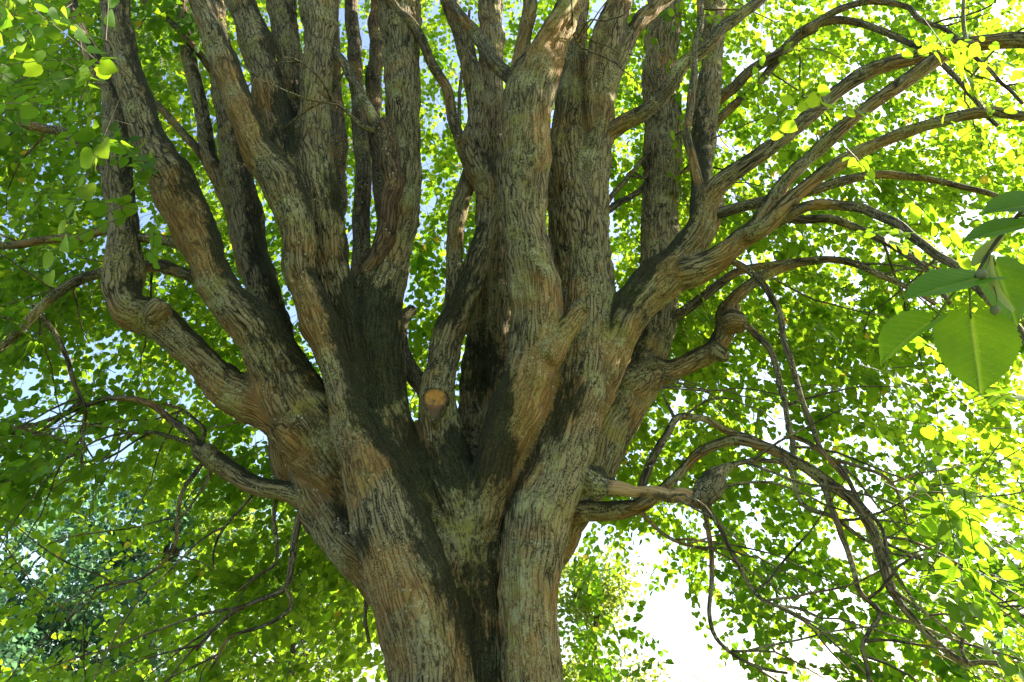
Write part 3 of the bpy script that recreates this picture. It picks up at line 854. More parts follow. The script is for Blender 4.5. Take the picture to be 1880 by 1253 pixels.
B_('limb_grey_twin', taper([(640, 600), (620, 480), (616, 400), (616, 238), (612, 140), (606, 0), (600, -120)], 44, 30), [6.3, 6.7, 6.9], sides=12)
B_('limb_center_left', taper([(720, 520), (706, 400), (694, 280), (686, 200), (690, 90), (692, 0), (694, -120)], 34, 26), [6.5, 6.9, 7.1], sides=12)
B_('limb_center_left', taper([(740, 660), (738, 615), (742, 590), (752, 575), (762, 572)], 26, 20), [6.7, 6.9], name='broken_stub', lump=0.2)
B_('limb_center_left', taper([(735, 640), (755, 690), (775, 715), (795, 740)], 34, 30), [6.2, 6.1], lump=0.15)
B_('limb_right', taper([(1010, 80), (1040, 50), (1062, 80), (1078, 102)], 5, 4), [5.3, 5.5], wig=0.003)
# left hand side
B_('limb_left', taper([(375, 470), (329, 448), (254, 437), (192, 426), (137, 438), (58, 448), (0, 449), (-90, 465), (-200, 500)], 20, 12), [5.4, 5.8, 6.0])
B_('limb_left', taper([(390, 520), (364, 510), (330, 497), (290, 491), (250, 495), (192, 503), (137, 520), (86, 558), (51, 592), (0, 640), (-60, 710)], 24, 15), [5.6, 6.0, 6.2])
B_('limb_left', taper([(330, 496), (300, 480), (270, 485), (250, 470)], 12, 6), [5.9, 6.1])
B_('limb_far_left', taper([(215, 330), (180, 303), (153, 272), (112, 245), (51, 231), (0, 225), (-90, 215)], 22, 14), [5.7, 5.6, 5.5])
B_('limb_behind_left', taper([(395, 320), (361, 279), (327, 231), (289, 190), (240, 150)], 18, 10), [6.8, 6.6])
B_('limb_behind_left', taper([(388, 130), (350, 80), (310, 40), (270, 10), (230, -30)], 14, 8), [6.9, 6.4])
B_('limb_mossy_left', taper([(376, 830), (350, 795), (329, 777), (285, 747), (247, 730), (206, 730), (154, 747), (86, 771), (14, 791), (-80, 830)], 16, 6), [6.15, 6.4, 6.6])
B_('limb_mossy_left', taper([(372, 826), (340, 812), (300, 800), (250, 800), (215, 808)], 10, 4), [6.2, 6.5])
B_('limb_mossy_left', taper([(370, 815), (375, 790), (362, 770), (340, 752), (300, 742)], 9, 4), [6.2, 6.4])
B_('limb_mossy_left', taper([(60, 560), (90, 600), (113, 640), (122, 670), (130, 705), (144, 733), (153, 760), (154, 830), (150, 880)], 10, 6), [6.2, 6.4, 6.5])
B_('limb_mossy_left', taper([(148, 737), (120, 760), (86, 788), (45, 815), (0, 850)], 9, 4), [6.45, 6.6])
B_('limb_mossy_left', taper([(557, 920), (555, 935), (542, 988), (535, 1035), (521, 1075), (470, 1100), (416, 1133), (385, 1165), (362, 1194)], 16, 5), [6.0, 6.1, 6.3])
B_('limb_mossy_left', taper([(524, 1076), (535, 1115), (481, 1147), (419, 1165), (398, 1195), (380, 1227)], 9, 4), [6.1, 6.3])
B_('limb_mossy_left', taper([(510, 902), (503, 963), (506, 1031), (470, 1055), (437, 1082)], 9, 4), [6.1, 6.2])
B_('limb_mossy_left', taper([(474, 895), (440, 940), (416, 970), (397, 1000), (390, 1024), (390, 1049)], 7, 3), [6.15, 6.3])
B_('limb_mossy_left', taper([(385, 850), (383, 876), (351, 927), (330, 955), (307, 981)], 7, 3), [6.2, 6.4])
B_('limb_mossy_left', taper([(375, 845), (362, 865), (333, 908), (325, 963), (315, 1013), (271, 1053), (188, 1071), (150, 1100), (119, 1143)], 9, 3), [6.2, 6.5])
B_('limb_mossy_left', taper([(512, 900), (510, 860), (512, 800), (508, 750)], 11, 8), [6.2, 6.3])
B_('limb_mossy_left', taper([(665, 1075), (672, 1100), (670, 1140), (674, 1180)], 10, 6), [6.2, 6.3])

# wandering branchlets that carry the outer foliage
def free_branch(P0, dirv, length, r0, sag):
    n = max(5, int(length / 0.12))
    P = [np.array(P0, float)]
    d = unit(np.array(dirv, float))
    for i in range(n):
        d = unit(d + rng.normal(0, 0.13, 3) + np.array([0, 0, -sag * 0.12]))
        P.append(P[-1] + d * length / n)
    P = np.array(P)
    Rd = np.linspace(r0, max(0.004, r0 * 0.25), len(P))
    v, q4, t3, bk = tube(P, Rd, 5)
    me = mixed_mesh('branchlet', v, q4, t3)
    attr(me, 'bark', bk + rng.random(3) * 9, 'FLOAT_VECTOR')
    attr(me, 'moss_and_shade', np.full(len(v), 0.1))
    attr(me, 'warm', np.full(len(v), 0.0))
    link('branchlet', me, M_BRANCH, tree)
    return P, Rd
AX = np.array([-0.25, 6.15])
for k in range(170):
    P, Rd = BR[rng.integers(len(BR))]
    i = rng.integers(len(P) // 2, len(P))
    if P[i][2] > 10 or Rd[i] > 0.06:
        continue
    out = np.array([P[i][0] - AX[0], P[i][1] - AX[1], 0])
    if np.linalg.norm(out) < 0.8:
        continue
    out = unit(out)
    a = rng.uniform(-1.1, 1.1)
    out = np.array([out[0] * math.cos(a) - out[1] * math.sin(a), out[0] * math.sin(a) + out[1] * math.cos(a), rng.uniform(-0.5, 0.5)])
    if out[1] < -0.3 and P[i][1] < 5:
        out[1] *= -0.3
    free_branch(P[i], out, rng.uniform(0.7, 1.9), min(0.013, Rd[i] * 0.8), rng.uniform(0, 1))

# ------------------------------------------------------------------ cut faces
def cut_face(name, x, y, Y, w, h, nrm, parent, mat=M_WOOD, label=None, tail=0.0):
    p, t = at(x, y, Y)
    rx, ry = 0.5 * w / FPX * t, 0.5 * h / FPX * t
    n = unit(np.array(nrm, float))
    right = unit(np.cross([0, 0, 1.0], n) * -1)
    if right[0] < 0:
        right = -right
    up = np.cross(n, right)
    if up[2] < 0:
        up = -up
    K = 28
    th = np.linspace(0, 2 * math.pi, K, endpoint=False)
    rings = [(1.22, -0.09), (1.20, -0.015), (1.10, 0.014), (1.0, 0.004), (0.62, 0.0), (0.3, -0.006)]
    V = []
    for f, z in rings:
        wob = 1 + 0.06 * np.sin(3 * th + 0.6) + 0.04 * np.sin(7 * th) * f
        low = 1 + tail * np.clip(-np.sin(th), 0, 1) ** 4
        V.append(right * (np.cos(th) * rx * f * wob)[:, None] + up * (np.sin(th) * ry * f * wob * low)[:, None] + n * z)
    V = np.vstack(V + [np.zeros((1, 3)) - n * 0.006])
    F = []
    for r_ in range(len(rings) - 1):
        for k in range(K):
            F.append((r_ * K + k, r_ * K + (k + 1) % K, (r_ + 1) * K + (k + 1) % K, (r_ + 1) * K + k))
    Tn = [((len(rings) - 1) * K + k, (len(rings) - 1) * K + (k + 1) % K, len(V) - 1) for k in range(K)]
    me = mixed_mesh(name, V, np.array(F), np.array(Tn))
    attr(me, 'bark', V + p, 'FLOAT_VECTOR')
    attr(me, 'moss_and_shade', np.full(len(V), 0.3)); attr(me, 'warm', np.zeros(len(V)))
    me.materials.append(mat)
    me.materials.append(M_BARK)
    mi = np.zeros(len(F) + len(Tn), np.int32)
    mi[:K * 3] = 1
    me.polygons.foreach_set('material_index', mi)
    o = bpy.data.objects.new(name, me)
    COL.objects.link(o)
    o.location = p
    o.parent = parent
    o.matrix_parent_inverse = root_matrix(parent).inverted()
    if label:
        o['label'] = label
    return o
cut_face('cut_face', 799, 733, 5.60, 40, 46, (0.05, -1, 0.22), LIMB['limb_slender_center'], label='orange sawn face where a limb was cut off', tail=0.75)
cut_face('cut_face', 1073, 562, 5.28, 26, 30, (0.75, -0.45, 0.5), LIMB['limb_center_right'], label='weathered face of a sawn stub')

# ------------------------------------------------------------------ leaves
def leaf_template(detail):
    if detail == 2:      # heart shape, 12 faces
        half = [(0.22, -0.09), (0.46, 0.06), (0.52, 0.32), (0.43, 0.62), (0.23, 0.85)]
    elif detail == 1:
        half = [(0.28, -0.08), (0.52, 0.24), (0.40, 0.68)]
    else:
        half = [(0.46, 0.10), (0.36, 0.68)]
    v = [(0, 0, 0), (0, 0.48, 0), (0, 1.04, 0)]
    for sx in (1, -1):
        v += [(sx * x, y, 0) for x, y in half]
    v = np.array(v, float)
    h = len(half)
    f = []
    for s, base in ((1, 3), (-1, 3 + h)):
        chain = [0] + [base + i for i in range(h)] + [2]
        for a, b in zip(chain[:-1], chain[1:]):
            f.append((a, b, 1) if s > 0 else (b, a, 1))
    v[:, 2] = 0.20 * np.abs(v[:, 0]) - 0.16 * v[:, 1] ** 2
    return v, np.array(f)

def leaves_mesh(name, pos, mid, nor, size, detail, rnd=None):
    """pos base of the blade, mid = direction of the midrib, nor = leaf normal"""
    tv, tf = leaf_template(detail)
    n = len(pos)
    mid = unit(mid)
    side = unit(np.cross(mid, nor))
    nn = np.cross(side, mid)
    V = (pos[:, None, :] + size[:, None, None] * (tv[None, :, 0:1] * side[:, None, :] + tv[None, :, 1:2] * mid[:, None, :] + tv[None, :, 2:3] * nn[:, None, :]))
    F = (tf[None] + (np.arange(n) * len(tv))[:, None, None]).reshape(-1, 3)
    me = mesh_np(name, V.reshape(-1, 3), F, 3)
    if rnd is None:
        rnd = rng.random(n)
    attr(me, 'rnd', np.repeat(rnd, len(tv)))
    return me

def noise_keep(p, scale, thr, seed):
    return fbm(p * scale, seed, 3) > thr

# bright gaps through which the sky shows: direction (photo px) and size
HOLES = [(1235, 1175, 105, 115, .995), (1150, 1035, 55, 75, .93), (1330, 1235, 60, 45, .9), (1610, 235, 48, 32, .97), (1800, 385, 60, 40, .9), (1245, 725, 34, 44, .9), (758, 520, 24, 46, .97), (762, 250, 16, 50, .7),
         (45, 690, 70, 60, .9), (235, 810, 80, 50, .88), (200, 930, 60, 45, .85), (95, 745, 60, 40, .8), (362, 235, 38, 40, .85), (255, 660, 40, 60, .7), (1500, 1110, 60, 26, .85), (1385, 470, 26, 22, .9), (1530, 150, 60, 30, .75), (1200, 730, 20, 30, .6),
         (1700, 830, 50, 40, .75), (1790, 1135, 50, 50, .8), (1835, 960, 40, 30, .75), (1430, 1190, 50, 40, .7), (30, 395, 40, 30, .6), (200, 340, 26, 40, .6), (300, 560, 40, 40, .6), (1560, 905, 60, 30, .6), (1660, 660, 40, 40, .6), (1330, 720, 40, 24, .65), (600, 1070, 30, 30, .4),
         (1110, 1110, 30, 60, .75), (120, 160, 30, 20, .5), (520, 420, 14, 20, .6), (1360, 530, 20, 20, .6), (890, 690, 14, 14, .6), (1880, 640, 40, 60, .6), (1520, 790, 50, 26, .5),
         (90, 1060, 210, 190, .72), (330, 950, 80, 80, .45), (60, 330, 50, 40, .6), (20, 540, 50, 40, .6), (150, 460, 40, 30, .6), (100, 60, 40, 30, .5), (300, 360, 30, 50, .6), (420, 560, 40, 50, .5), (180, 620, 60, 50, .7), (400, 240, 30, 60, .6), (560, 1200, 150, 90, .55)]

def hole_prob(p):
    x, y, z = project(p)
    keep = np.ones(len(p))
    for hx, hy, rx, ry, s in HOLES:
        q_ = ((x - hx) / rx) ** 2 + ((y - hy) / ry) ** 2
        keep *= 1 - s * np.clip(1.45 - q_, 0, 1) * (z > 0)
    return keep

def ray_points(n, x0, x1, y0, y1, Y0, Y1):
    x = rng.uniform(x0, x1, n); y = rng.uniform(y0, y1, n)
    d = FWD[None] + RGT[None] * ((x - 940) / FPX)[:, None] + UPV[None] * ((626.5 - y) / FPX)[:, None]
    Y_ = rng.uniform(Y0, Y1, n)
    return CAM + d * (Y_ / d[:, 1])[:, None]

pts = []
def region(n, *a, **k):
    pts.append(ray_points(n, *a, **k))
# crown around and behind the stems, from the left rim to the right rim
region(2500, -60, 430, -60, 640, 6.3, 9.5)
region(55, -60, 200, -60, 250, 3.0, 4.6)
region(25, 150, 330, 150, 420, 4.2, 5.0)
region(2050, -60, 700, 560, 1300, 7.0, 11.5)
region(250, -60, 330, 600, 900, 5.6, 7.2)
region(5200, 250, 1320, -60, 900, 7.8, 11.5)
region(3000, 1130, 1940, -60, 640, 6.2, 10.5)
region(34, 1380, 1940, -60, 480, 3.2, 4.6)
region(2250, 1060, 1940, 560, 1300, 6.4, 11.0)
region(60, 1500, 1940, 620, 1300, 4.6, 5.5)
region(60, 1650, 1940, 600, 1200, 3.4, 4.8)
region(350, 440, 720, 950, 1300, 7.2, 11.0)
P_in = np.vstack(pts)
# the rest of the crown, out of the frame: overhead and to both sides
n_o = 3200
th = rng.uniform(0, 2 * math.pi, n_o)
rr_ = 10.0 * np.sqrt(rng.random(n_o))
zz = rng.uniform(3.0, 14.5, n_o)
P_out = np.stack([AX[0] + rr_ * np.cos(th), AX[1] + rr_ * np.sin(th), zz], 1)
lowz = np.where(P_out[:, 1] < 3.0, 5.6, 3.0)
okz = (zz > lowz) & (zz < 14.5 - 0.05 * rr_ ** 2) & ((rr_ > 3.0) | (zz > 9.0))
px, py, pz = project(P_out)
inside = (pz > 0) & (px > -90) & (px < 1970) & (py > -90) & (py < 1340)
P_out = P_out[okz & ~inside]

def crown_ok(p):
    r_ = np.hypot(p[:, 0] - AX[0], p[:, 1] - AX[1])
    ok = (p[:, 2] > 0.9) & (r_ < 10.5)
    # nothing grows between the stems, nor in front of them
    x, y, z = project(p)
    core = (np.abs(x - 760) < 460) & (p[:, 1] < 7.6) & (y > 60)
    return ok & ~core & (r_ > 1.1)
keep = crown_ok(P_in) & (rng.random(len(P_in)) < hole_prob(P_in)) & noise_keep(P_in, 1.35, 0.43, 77)
P_in = P_in[keep]
P_out = P_out[noise_keep(P_out, 0.8, 0.40, 78)]
# unseen crown thinned on the right to let the sun through
P_out = P_out[(P_out[:, 0] < 2.5) | (rng.random(len(P_out)) < 0.62)]
# sprays added out of view to keep the sun off the left foliage
n_m = 2000
P_sunblock_left = np.stack([rng.uniform(-6, 2.5, n_m), rng.uniform(4, 12, n_m), rng.uniform(7.0, 14.0, n_m)], 1)
px, py, pz = project(P_sunblock_left)
P_sunblock_left = P_sunblock_left[((py < -80) | (px < -80)) & noise_keep(P_sunblock_left, 0.8, 0.42, 79)]
sprig = CAM + ray(1800, 520) * 0.86
k_ = rng.uniform(2.0, 6.0, 230)
P_sunblock_twig = sprig + SUN_DIR * k_[:, None] + rng.normal(0, 0.27, (230, 3))  # unseen clump added along the sun ray to shade the near twig
n_c = 1100
P_topblock = np.stack([rng.uniform(-7, 7, n_c), rng.uniform(-3.5, 4.5, n_c), rng.uniform(5.6, 9.0, n_c)], 1)  # unseen overhead sprays, added to cut the light from above
px, py, pz = project(P_topblock)
P_topblock = P_topblock[(pz < 0.3) | (py < -120)]
P_out = np.vstack([P_out, P_sunblock_left, P_sunblock_twig, P_topblock])
NI = len(P_in)
PS = np.vstack([P_in, P_out])

# every point carries a flat spray: a thin twig with leaves set left and right
ns = len(PS)
outv = np.stack([PS[:, 0] - AX[0], PS[:, 1] - AX[1], np.zeros(ns)], 1)
outv = unit(outv)
twd = unit(outv * 0.8 + rng.normal(0, 0.55, (ns, 3)) + np.array([0, 0, -0.35]))
spn = unit(np.array([0, 0, 1.0]) + 0.65 * outv + rng.normal(0, 0.35, (ns, 3)))
spn = unit(spn - twd * (spn * twd).sum(1)[:, None])
sdv = np.cross(twd, spn)
tl = rng.uniform(0.32, 0.68, ns)
LP, LM, LN, LS, LI = [], [], [], [], []
NLEAF = 11
spz = rng.uniform(0.78, 1.15, ns)
for k in range(NLEAF):
    u = (k + 0.6 + rng.uniform(-0.25, 0.25, ns)) / NLEAF
    sgn = 1 if k % 2 else -1
    sag = np.array([0, 0, -1.0]) * (0.30 * tl * u ** 2)[:, None]
    base = PS + twd * (tl * u)[:, None] + sag
    md_ = unit(sdv * sgn * rng.uniform(0.55, 1.0, ns)[:, None] + twd * rng.uniform(0.35, 0.9, ns)[:, None] + np.array([0, 0, -1.0]) * rng.uniform(0.05, 0.75, ns)[:, None])
    base = base + md_ * rng.uniform(0.018, 0.04, ns)[:, None]
    nr = unit(spn + rng.normal(0, 0.42, (ns, 3)))
    sz = rng.uniform(0.050, 0.098, ns) * spz * (1.12 - 0.45 * np.clip(u - 0.55, 0, 1))
    ok = rng.random(ns) < 0.92
    LP.append(base[ok]); LM.append(md_[ok]); LN.append(nr[ok]); LS.append(sz[ok]); LI.append(np.nonzero(ok)[0])
LP = np.vstack(LP); LM = np.vstack(LM); LN = np.vstack(LN); LS = np.concatenate(LS); LI = np.concatenate(LI)
lx, ly, lz = project(LP)
vis = (LI < NI) & (lz > 0) & (lx > 20) & (lx < 1860) & (ly > 20) & (ly < 1230)
px_size = np.where(vis, LS / lz * FPX, 0)
# a leaf counts as one that shows only if few others stand in front of it: take the largest ones
order = np.argsort(-px_size)
big = order[:300]
rest = np.ones(len(LP), bool); rest[big] = False
shade = np.clip(0.5 + 1.1 * (fbm(PS * 0.7, 90, 2) - 0.5) + rng.normal(0, 0.10, ns), 0.02, 0.9)
LR = np.clip(shade[LI] + rng.normal(0, 0.16, len(LI)), 0, 0.93)
yl = rng.random(len(LI)) < 0.006
LR[yl] = 1.0
near_m = rest & (LI < NI) & (px_size > 15)
far_m = rest & (LI < NI) & ~near_m
out_m = rest & (LI >= NI)
def take(name, m, detail):
    return leaves_mesh(name, LP[m], LM[m], LN[m], LS[m], detail, LR[m])
fol = link('foliage', take('foliage', near_m, 2), M_LEAF, tree); fol['kind'] = 'stuff'
fol2 = link('foliage', take('foliage', far_m, 1), M_LEAF, tree); fol2['kind'] = 'stuff'
fol3 = link('foliage', take('foliage', out_m, 0), M_LEAF, tree); fol3['kind'] = 'stuff'  # unseen crown, together with the sprays added to block light
# single leaves that show largest
leaf_shapes = []
for k in range(8):
    leaf_shapes.append(leaves_mesh('leaf', np.zeros((1, 3)), np.array([[0, 1.0, 0]]), np.array([[0.0, 0, 1]]), np.array([1.0]), 2, np.array([k / 8.5])))
    leaf_shapes[-1].materials.append(M_LEAF)
TI = Matrix.Translation(TREE_LOC).inverted()
for i in big:
    m = unit(LM[i]); s = unit(np.cross(m, LN[i])); n_ = np.cross(s, m)
    o = bpy.data.objects.new('leaf', leaf_shapes[min(7, int(LR[i] * 8.5))])
    COL.objects.link(o)
    o.parent = tree
    mw = Matrix(((s[0], m[0], n_[0], LP[i][0]), (s[1], m[1], n_[1], LP[i][1]), (s[2], m[2], n_[2], LP[i][2]), (0, 0, 0, 1))) @ Matrix.Scale(float(LS[i]), 4)
    o.matrix_parent_inverse = TI
    o.matrix_basis = mw
# the twigs of the sprays
TW_V, TW_F = [], []
seg = 3
u = np.linspace(-0.35, 1.0, seg + 1)
nt = NI
cen = PS[:nt, None, :] + twd[:nt, None, :] * (tl[:nt, None] * u[None])[..., None] + np.array([0, 0, -1.0]) * (0.30 * tl[:nt, None] * (u * np.abs(u))[None])[..., None]
rad_ = np.linspace(0.0036, 0.0014, seg + 1)
ang = np.array([0, 2.094, 4.189])
V = cen[:, :, None, :] + rad_[None, :, None, None] * (sdv[:nt, None, None, :] * np.cos(ang)[None, None, :, None] + spn[:nt, None, None, :] * np.sin(ang)[None, None, :, None])
f0 = []
for s in range(seg):
    for k in range(3):
        f0.append((s * 3 + k, s * 3 + (k + 1) % 3, s * 3 + 3 + (k + 1) % 3, s * 3 + 3 + k))
f0 = np.array(f0)
TF = (f0[None] + (np.arange(nt) * (seg + 1) * 3)[:, None, None]).reshape(-1, 4)
tw = link('twigs', mesh_np('twigs', V.reshape(-1, 3), TF, 4), M_TWIG, tree)
tw['kind'] = 'stuff'

# ------------------------------------------------------------------ the near twig with broad leaves, hanging at the right
DN = 0.86
def near_pt(x, y, d=DN):
    return CAM + ray(x, y) * d

tw_pts = [(2350, -500, 1.10), (2120, 40, 1.0), (1990, 250, 0.93), (1920, 345, 0.89), (1870, 395, 0.87), (1832, 440, 0.86), (1806, 480, 0.85), (1790, 510, 0.85)]
Pn = np.array([near_pt(x, y, d) for x, y, d in tw_pts])
# further up it joins a thin branch of the crown above the camera
top = np.array([[1.9, 2.6, 5.6], [1.55, 1.9, 4.3], [1.35, 1.4, 3.4]])
Pn = np.vstack([top, Pn])
Rn = np.array([0.010, 0.008, 0.006, 0.005, 0.0042, 0.0036, 0.0032, 0.0028, 0.0024, 0.0021, 0.0018])
Pn, Rn = smooth_line(Pn, Rn, 0.03)
v, q4, t3, _ = tube(Pn, Rn, 8)
hang = link('hanging_twig', mixed_mesh('hanging_twig', v, q4, t3), M_TWIG, tree)
hang['label'] = 'thin twig carrying a few large broad leaves'
P_up, R_up = smooth_line(np.array([BR[0][0][-1], [2.2, 3.6, 7.0], [1.9, 2.6, 5.6]]), np.array([0.03, 0.018, 0.010]), 0.06)
v, q4, t3, bk = tube(P_up, R_up, 8)
me = mixed_mesh('branch', v, q4, t3)
attr(me, 'bark', bk, 'FLOAT_VECTOR'); attr(me, 'moss_and_shade', np.zeros(len(v))); attr(me, 'warm', np.zeros(len(v)))
link('branch', me, M_BRANCH, LIMB['limb_right'])

def broad_leaf(x0, y0, x1, y1, width_px, normal, d0=DN, d1=DN, fold=0.15, curl=0.2, twist=0.0, rnd=0.4, petiole=None, wave=0.02):
    """blade from its base pixel to its tip pixel; normal given as (right, up, toward the camera)"""
    b0, b1 = near_pt(x0, y0, d0), near_pt(x1, y1, d1)
    L = np.linalg.norm(b1 - b0)
    W = width_px / FPX * (d0 + d1) / 2
    mid = unit(b1 - b0)
    nrm = RGT * normal[0] + UPV * normal[1] - FWD * normal[2]
    side = unit(np.cross(mid, nrm)); nn = np.cross(side, mid)
    nu, nvv = 69, 11
    us = np.linspace(0, 1, nu)
    # heart outline: half width along the midrib, drawn out tip, fine teeth
    hw = np.interp(us, [0, 0.03, 0.08, 0.16, 0.28, 0.40, 0.55, 0.70, 0.82, 0.90, 0.95, 1.0], [0.10, 0.28, 0.39, 0.47, 0.5, 0.495, 0.44, 0.335, 0.20, 0.09, 0.035, 0.0])
    hw = hw * (1 + 0.07 * ((us * 17) % 1 - 0.5) * (us > 0.05) * (us < 0.93))
    ts = np.linspace(-1, 1, 2 * nvv - 1)
    Vv, ve = [], []
    for u_, h_ in zip(us, hw):
        for t_ in ts:
            a = abs(t_)
            back = -0.10 * a ** 1.5 * (1 - u_) ** 6 * (h_ > 0.05)
            xx = t_ * h_ * W
            yy = (u_ + back + 0.02 * a) * L if u_ < 0.97 else u_ * L
            # side veins run obliquely to the rim
            ph = (u_ * 9.0 - a * 2.1 * h_ * 2)
            vdist = abs((ph % 1) - 0.5)
            vein = max(math.exp(-(a * h_ * 2 / 0.035) ** 2), 0.65 * math.exp(-((0.5 - vdist) / 0.06) ** 2) * (0.25 + 0.75 * (1 - a)))
            zz_ = fold * a * h_ * W * 2 * 0.5 - curl * L * u_ ** 2 * 0.6 - 0.0012 * vein + wave * W * math.sin(u_ * 9 + t_ * 3 + rnd * 10) * a
            ang_ = twist * u_
            xs, zs = xx * math.cos(ang_) - zz_ * math.sin(ang_) * 0.0, zz_ + xx * math.sin(ang_)
            Vv.append(b0 + side * xs + mid * yy + nn * zs)
            ve.append(vein)
    Vv = np.array(Vv)
    m = len(ts)
    i, j = np.meshgrid(np.arange(nu - 1), np.arange(m - 1), indexing='ij')
    a = (i * m + j).ravel()
    me = mesh_np('broad_leaf', Vv, np.stack([a, a + 1, a + m + 1, a + m], 1), 4)
    attr(me, 'rnd', np.full(len(Vv), rnd))
    attr(me, 'vein', np.array(ve))
    o = link('broad_leaf', me, M_NEARLEAF, hang)
    if petiole is not None:
        e = near_pt(*petiole)
        midp = (e + b0) / 2 + UPV * 0.004
        pp, rr2 = smooth_line(np.array([e, midp, b0 - mid * 0.002, b0 + mid * L * 0.05]), np.array([0.0016, 0.0014, 0.0013, 0.0009]), 0.006)
        v, q4, t3, _ = tube(pp, rr2, 6)
        link('petiole', mixed_mesh('petiole', v, q4, t3), M_PETIOLE, hang)
    return o

broad_leaf(1782, 578, 1803, 724, 152, (-0.1, 0.45, 0.9), 0.86, 0.84, 0.10, 0.05, rnd=0.75, petiole=(1780, 520, 0.85))
broad_leaf(1812, 508, 1660, 538, 108, (-0.15, 0.93, 0.40), 0.86, 0.80, 0.22, 0.10, rnd=0.15, petiole=(1796, 500, 0.855))
broad_leaf(1714, 588, 1612, 652, 92, (-0.45, 0.85, 0.35), 0.86, 0.83, 0.55, 0.22, rnd=0.55, petiole=(1775, 515, 0.85))
broad_leaf(1826, 482, 1872, 600, 140, (0.30, 0.35, 0.9), 0.90, 0.89, 0.10, 0.06, rnd=0.7, petiole=(1815, 470, 0.86))
broad_leaf(1935, 372, 1806, 384, 104, (-0.2, 0.85, 0.5), 0.86, 0.83, 0.2, 0.10, rnd=0.25, petiole=(1915, 352, 0.89))
broad_leaf(1915, 408, 1768, 428, 78, (-0.1, 0.93, 0.38), 0.86, 0.80, 0.2, 0.12, rnd=0.12, petiole=(1868, 398, 0.87))
broad_leaf(1955, 440, 1985, 570, 130, (0.2, 0.4, 0.9), 0.90, 0.88, 0.10, 0.06, rnd=0.5, petiole=(1905, 365, 0.885))

def bract(pts3, width, name='bract'):
    P = np.array([near_pt(*p) for p in pts3])
    Ps, _ = smooth_line(P, np.ones(len(P)), 0.006)
    n = len(Ps)
    T = unit(np.gradient(Ps, axis=0))
    sd_ = unit(np.cross(T, -FWD[None] + 0.4 * UPV[None]))
    up_ = np.cross(sd_, T)
    prof = np.sin(np.linspace(0.12, math.pi - 0.12, n)) ** 0.5 * width / 2
    V = np.concatenate([Ps[:, None] + sd_[:, None] * (prof[:, None, None] * np.array([-1, -0.5, 0, 0.5, 1])[None, :, None]) + up_[:, None] * (prof[:, None, None] * np.array([0.35, 0.08, 0, 0.08, 0.35])[None, :, None])], 1)
    i, j = np.meshgrid(np.arange(n - 1), np.arange(4), indexing='ij')
    a = (i * 5 + j).ravel()
    link(name, mesh_np(name, V.reshape(-1, 3), np.stack([a, a + 1, a + 6, a + 5], 1), 4), M_BRACT, hang)
bract([(1842, 432, 0.86), (1822, 450, 0.86), (1800, 468, 0.855), (1784, 488, 0.85)], 0.014)
bract([(1818, 470, 0.85), (1816, 498, 0.845), (1828, 535, 0.84), (1848, 560, 0.84), (1862, 572, 0.84)], 0.012)

def nutlet(x, y, d, r_px, stalk):
    c = near_pt(x, y, d)
    r_ = r_px / FPX * d
    nu, nw = 10, 16
    ph = np.linspace(0.02, math.pi - 0.02, nu); tt = np.linspace(0, 2 * math.pi, nw, endpoint=False)
    V = np.array([[math.sin(a) * math.cos(b), math.sin(a) * math.sin(b), math.cos(a) * 1.06] for a in ph for b in tt])
    V = V * (1 + 0.03 * np.sin(5 * np.arctan2(V[:, 1], V[:, 0])))[:, None] * r_ + c
    i, j = np.meshgrid(np.arange(nu - 1), np.arange(nw), indexing='ij')
    a = (i * nw + j).ravel(); b = (i * nw + (j + 1) % nw).ravel()
    link('nutlet', mesh_np('nutlet', V, np.stack([a, b, b + nw, a + nw], 1), 4), M_NUT, hang)
    e = near_pt(*stalk)
    pp, rr2 = smooth_line(np.array([e, (e + c) / 2 + RGT * 0.003, c]), np.array([0.0008, 0.0007, 0.0007]), 0.006)
    v, q4, t3, _ = tube(pp, rr2, 5)
    link('petiole', mixed_mesh('petiole', v, q4, t3), M_PETIOLE, hang)
nutlet(1802, 504, 0.835, 9.5, (1818, 462, 0.85))
nutlet(1827, 570, 0.83, 8.5, (1824, 525, 0.84))

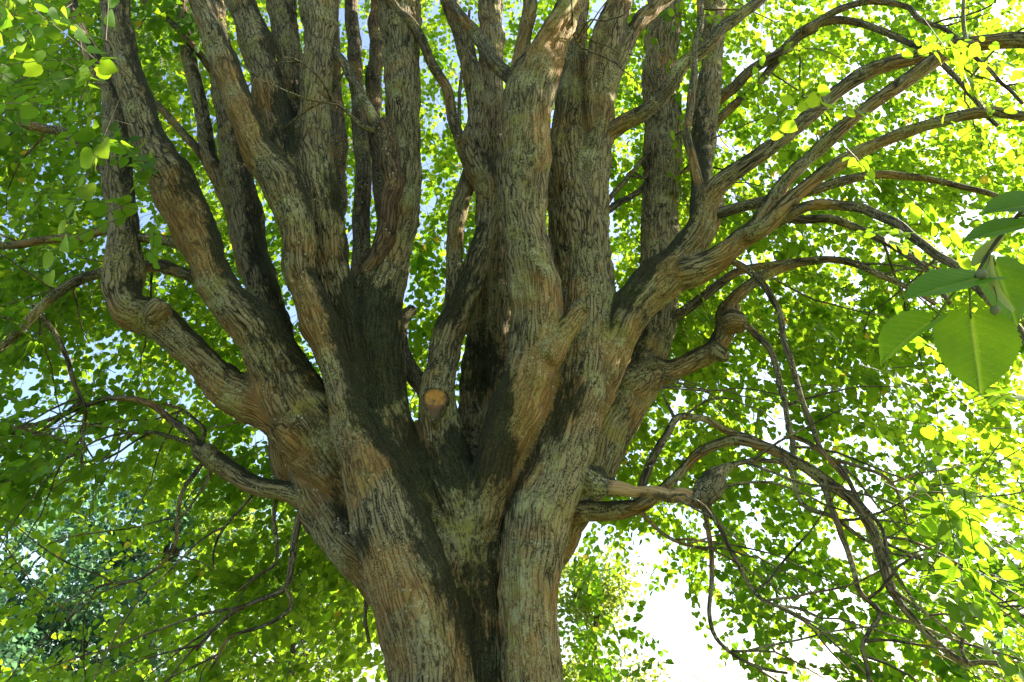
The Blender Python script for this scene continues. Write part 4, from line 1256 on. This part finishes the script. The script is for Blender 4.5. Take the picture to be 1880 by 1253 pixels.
# ------------------------------------------------------------------ trees farther off
def far_tree(loc, height, rx, ry, base, n, label, mat, leaf=0.16, name='leafy_tree', group=None):
    t = thing(name, loc, label, 'tree', group)
    loc = np.array(loc, float)
    P, Rd = smooth_line(np.array([[0, 0, -0.1], [0.1, 0.05, height * 0.3], [-0.1, 0.1, height * 0.6], [0.05, 0, height * 0.9]]) + loc, np.array([0.24, 0.19, 0.12, 0.03]) * height / 9, 0.3)
    tv, tq, tt_, _ = tube(P, Rd, 10)
    vs, qs, ts_, o_ = [tv], [tq], [tt_], len(tv)
    blobs = []
    for k in range(int(26)):
        z = base + (height - base) * (0.06 + 0.88 * rng.random())
        f = math.sqrt(max(0.08, 1 - ((z - base) / (height - base) * 1.7 - 0.75) ** 2 * 0.75))
        a = rng.uniform(0, 2 * math.pi); r_ = math.sqrt(rng.random()) * 0.85
        c = loc + np.array([math.cos(a) * rx * f * r_, math.sin(a) * ry * f * r_, z])
        blobs.append((c, rng.uniform(0.13, 0.24) * height * 0.75))
        p0 = P[np.argmin(np.abs(P[:, 2] - (z * 0.72)))]
        bp_, br_ = smooth_line(np.array([p0, (p0 + c) / 2 + [0, 0, 0.15], c]), np.array([0.05, 0.035, 0.012]) * height / 9, 0.25)
        bv, bq, bt, _ = tube(bp_, br_, 5)
        vs.append(bv); qs.append(bq + o_); ts_.append(bt + o_); o_ += len(bv)
    link('trunk', mixed_mesh('trunk', np.vstack(vs), np.vstack(qs), np.vstack(ts_)), M_FARBARK, t)
    pos = []
    for c, r_ in blobs:
        m = int(n * r_ ** 2 / sum(b[1] ** 2 for b in blobs))
        d = unit(rng.normal(0, 1, (m, 3)))
        pos.append(c + d * (r_ * (0.55 + 0.5 * rng.random(m)) * (0.75 + 0.6 * vnoise(d * 2.4 + c, 5)))[:, None])
    pos = np.vstack(pos)
    pos = pos[pos[:, 2] > 0.3]
    pos = pos[noise_keep(pos, 1.5, 0.38, 8)]
    m = len(pos)
    mid = unit(rng.normal(0, 1, (m, 3)) + np.array([0, 0, -0.5]))
    nor = unit(rng.normal(0, 0.6, (m, 3)) + np.array([0, 0, 1.0]))
    rn = np.clip(0.45 + 0.8 * (fbm(pos * 0.8, 3, 2) - 0.5) + rng.normal(0, 0.15, m), 0, 0.93)
    c = link('crown', leaves_mesh('crown', pos, mid, nor, rng.uniform(0.7, 1.2, m) * leaf, 0, rn), mat, t)
    c['kind'] = 'stuff'
    return t

def gpos(x, Y):
    d = ray(x, 900)
    return (d[0] * Y / d[1], Y, 0.0)
far_tree(gpos(60, 21), 8.6, 3.2, 3.2, 0.6, 20000, 'broad blue-green bushy tree far behind the tips of the drooping twigs', M_FARSHADE, 0.15, group='blue-green trees beyond the linden')
far_tree(gpos(330, 25), 9.3, 3.4, 3.4, 0.6, 20000, 'taller blue-green tree far off, behind the mossy limb with hanging twigs', M_FARSHADE, 0.16, group='blue-green trees beyond the linden')
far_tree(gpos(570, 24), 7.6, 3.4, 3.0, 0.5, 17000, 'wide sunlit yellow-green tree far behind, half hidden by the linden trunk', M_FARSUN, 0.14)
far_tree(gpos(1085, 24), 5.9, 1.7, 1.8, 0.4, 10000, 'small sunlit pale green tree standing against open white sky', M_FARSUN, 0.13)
far_tree(gpos(1830, 30), 5.2, 3.2, 3.0, 0.5, 9000, 'low blue-green tree far behind the long arching branch that droops', M_FARSHADE, 0.17)
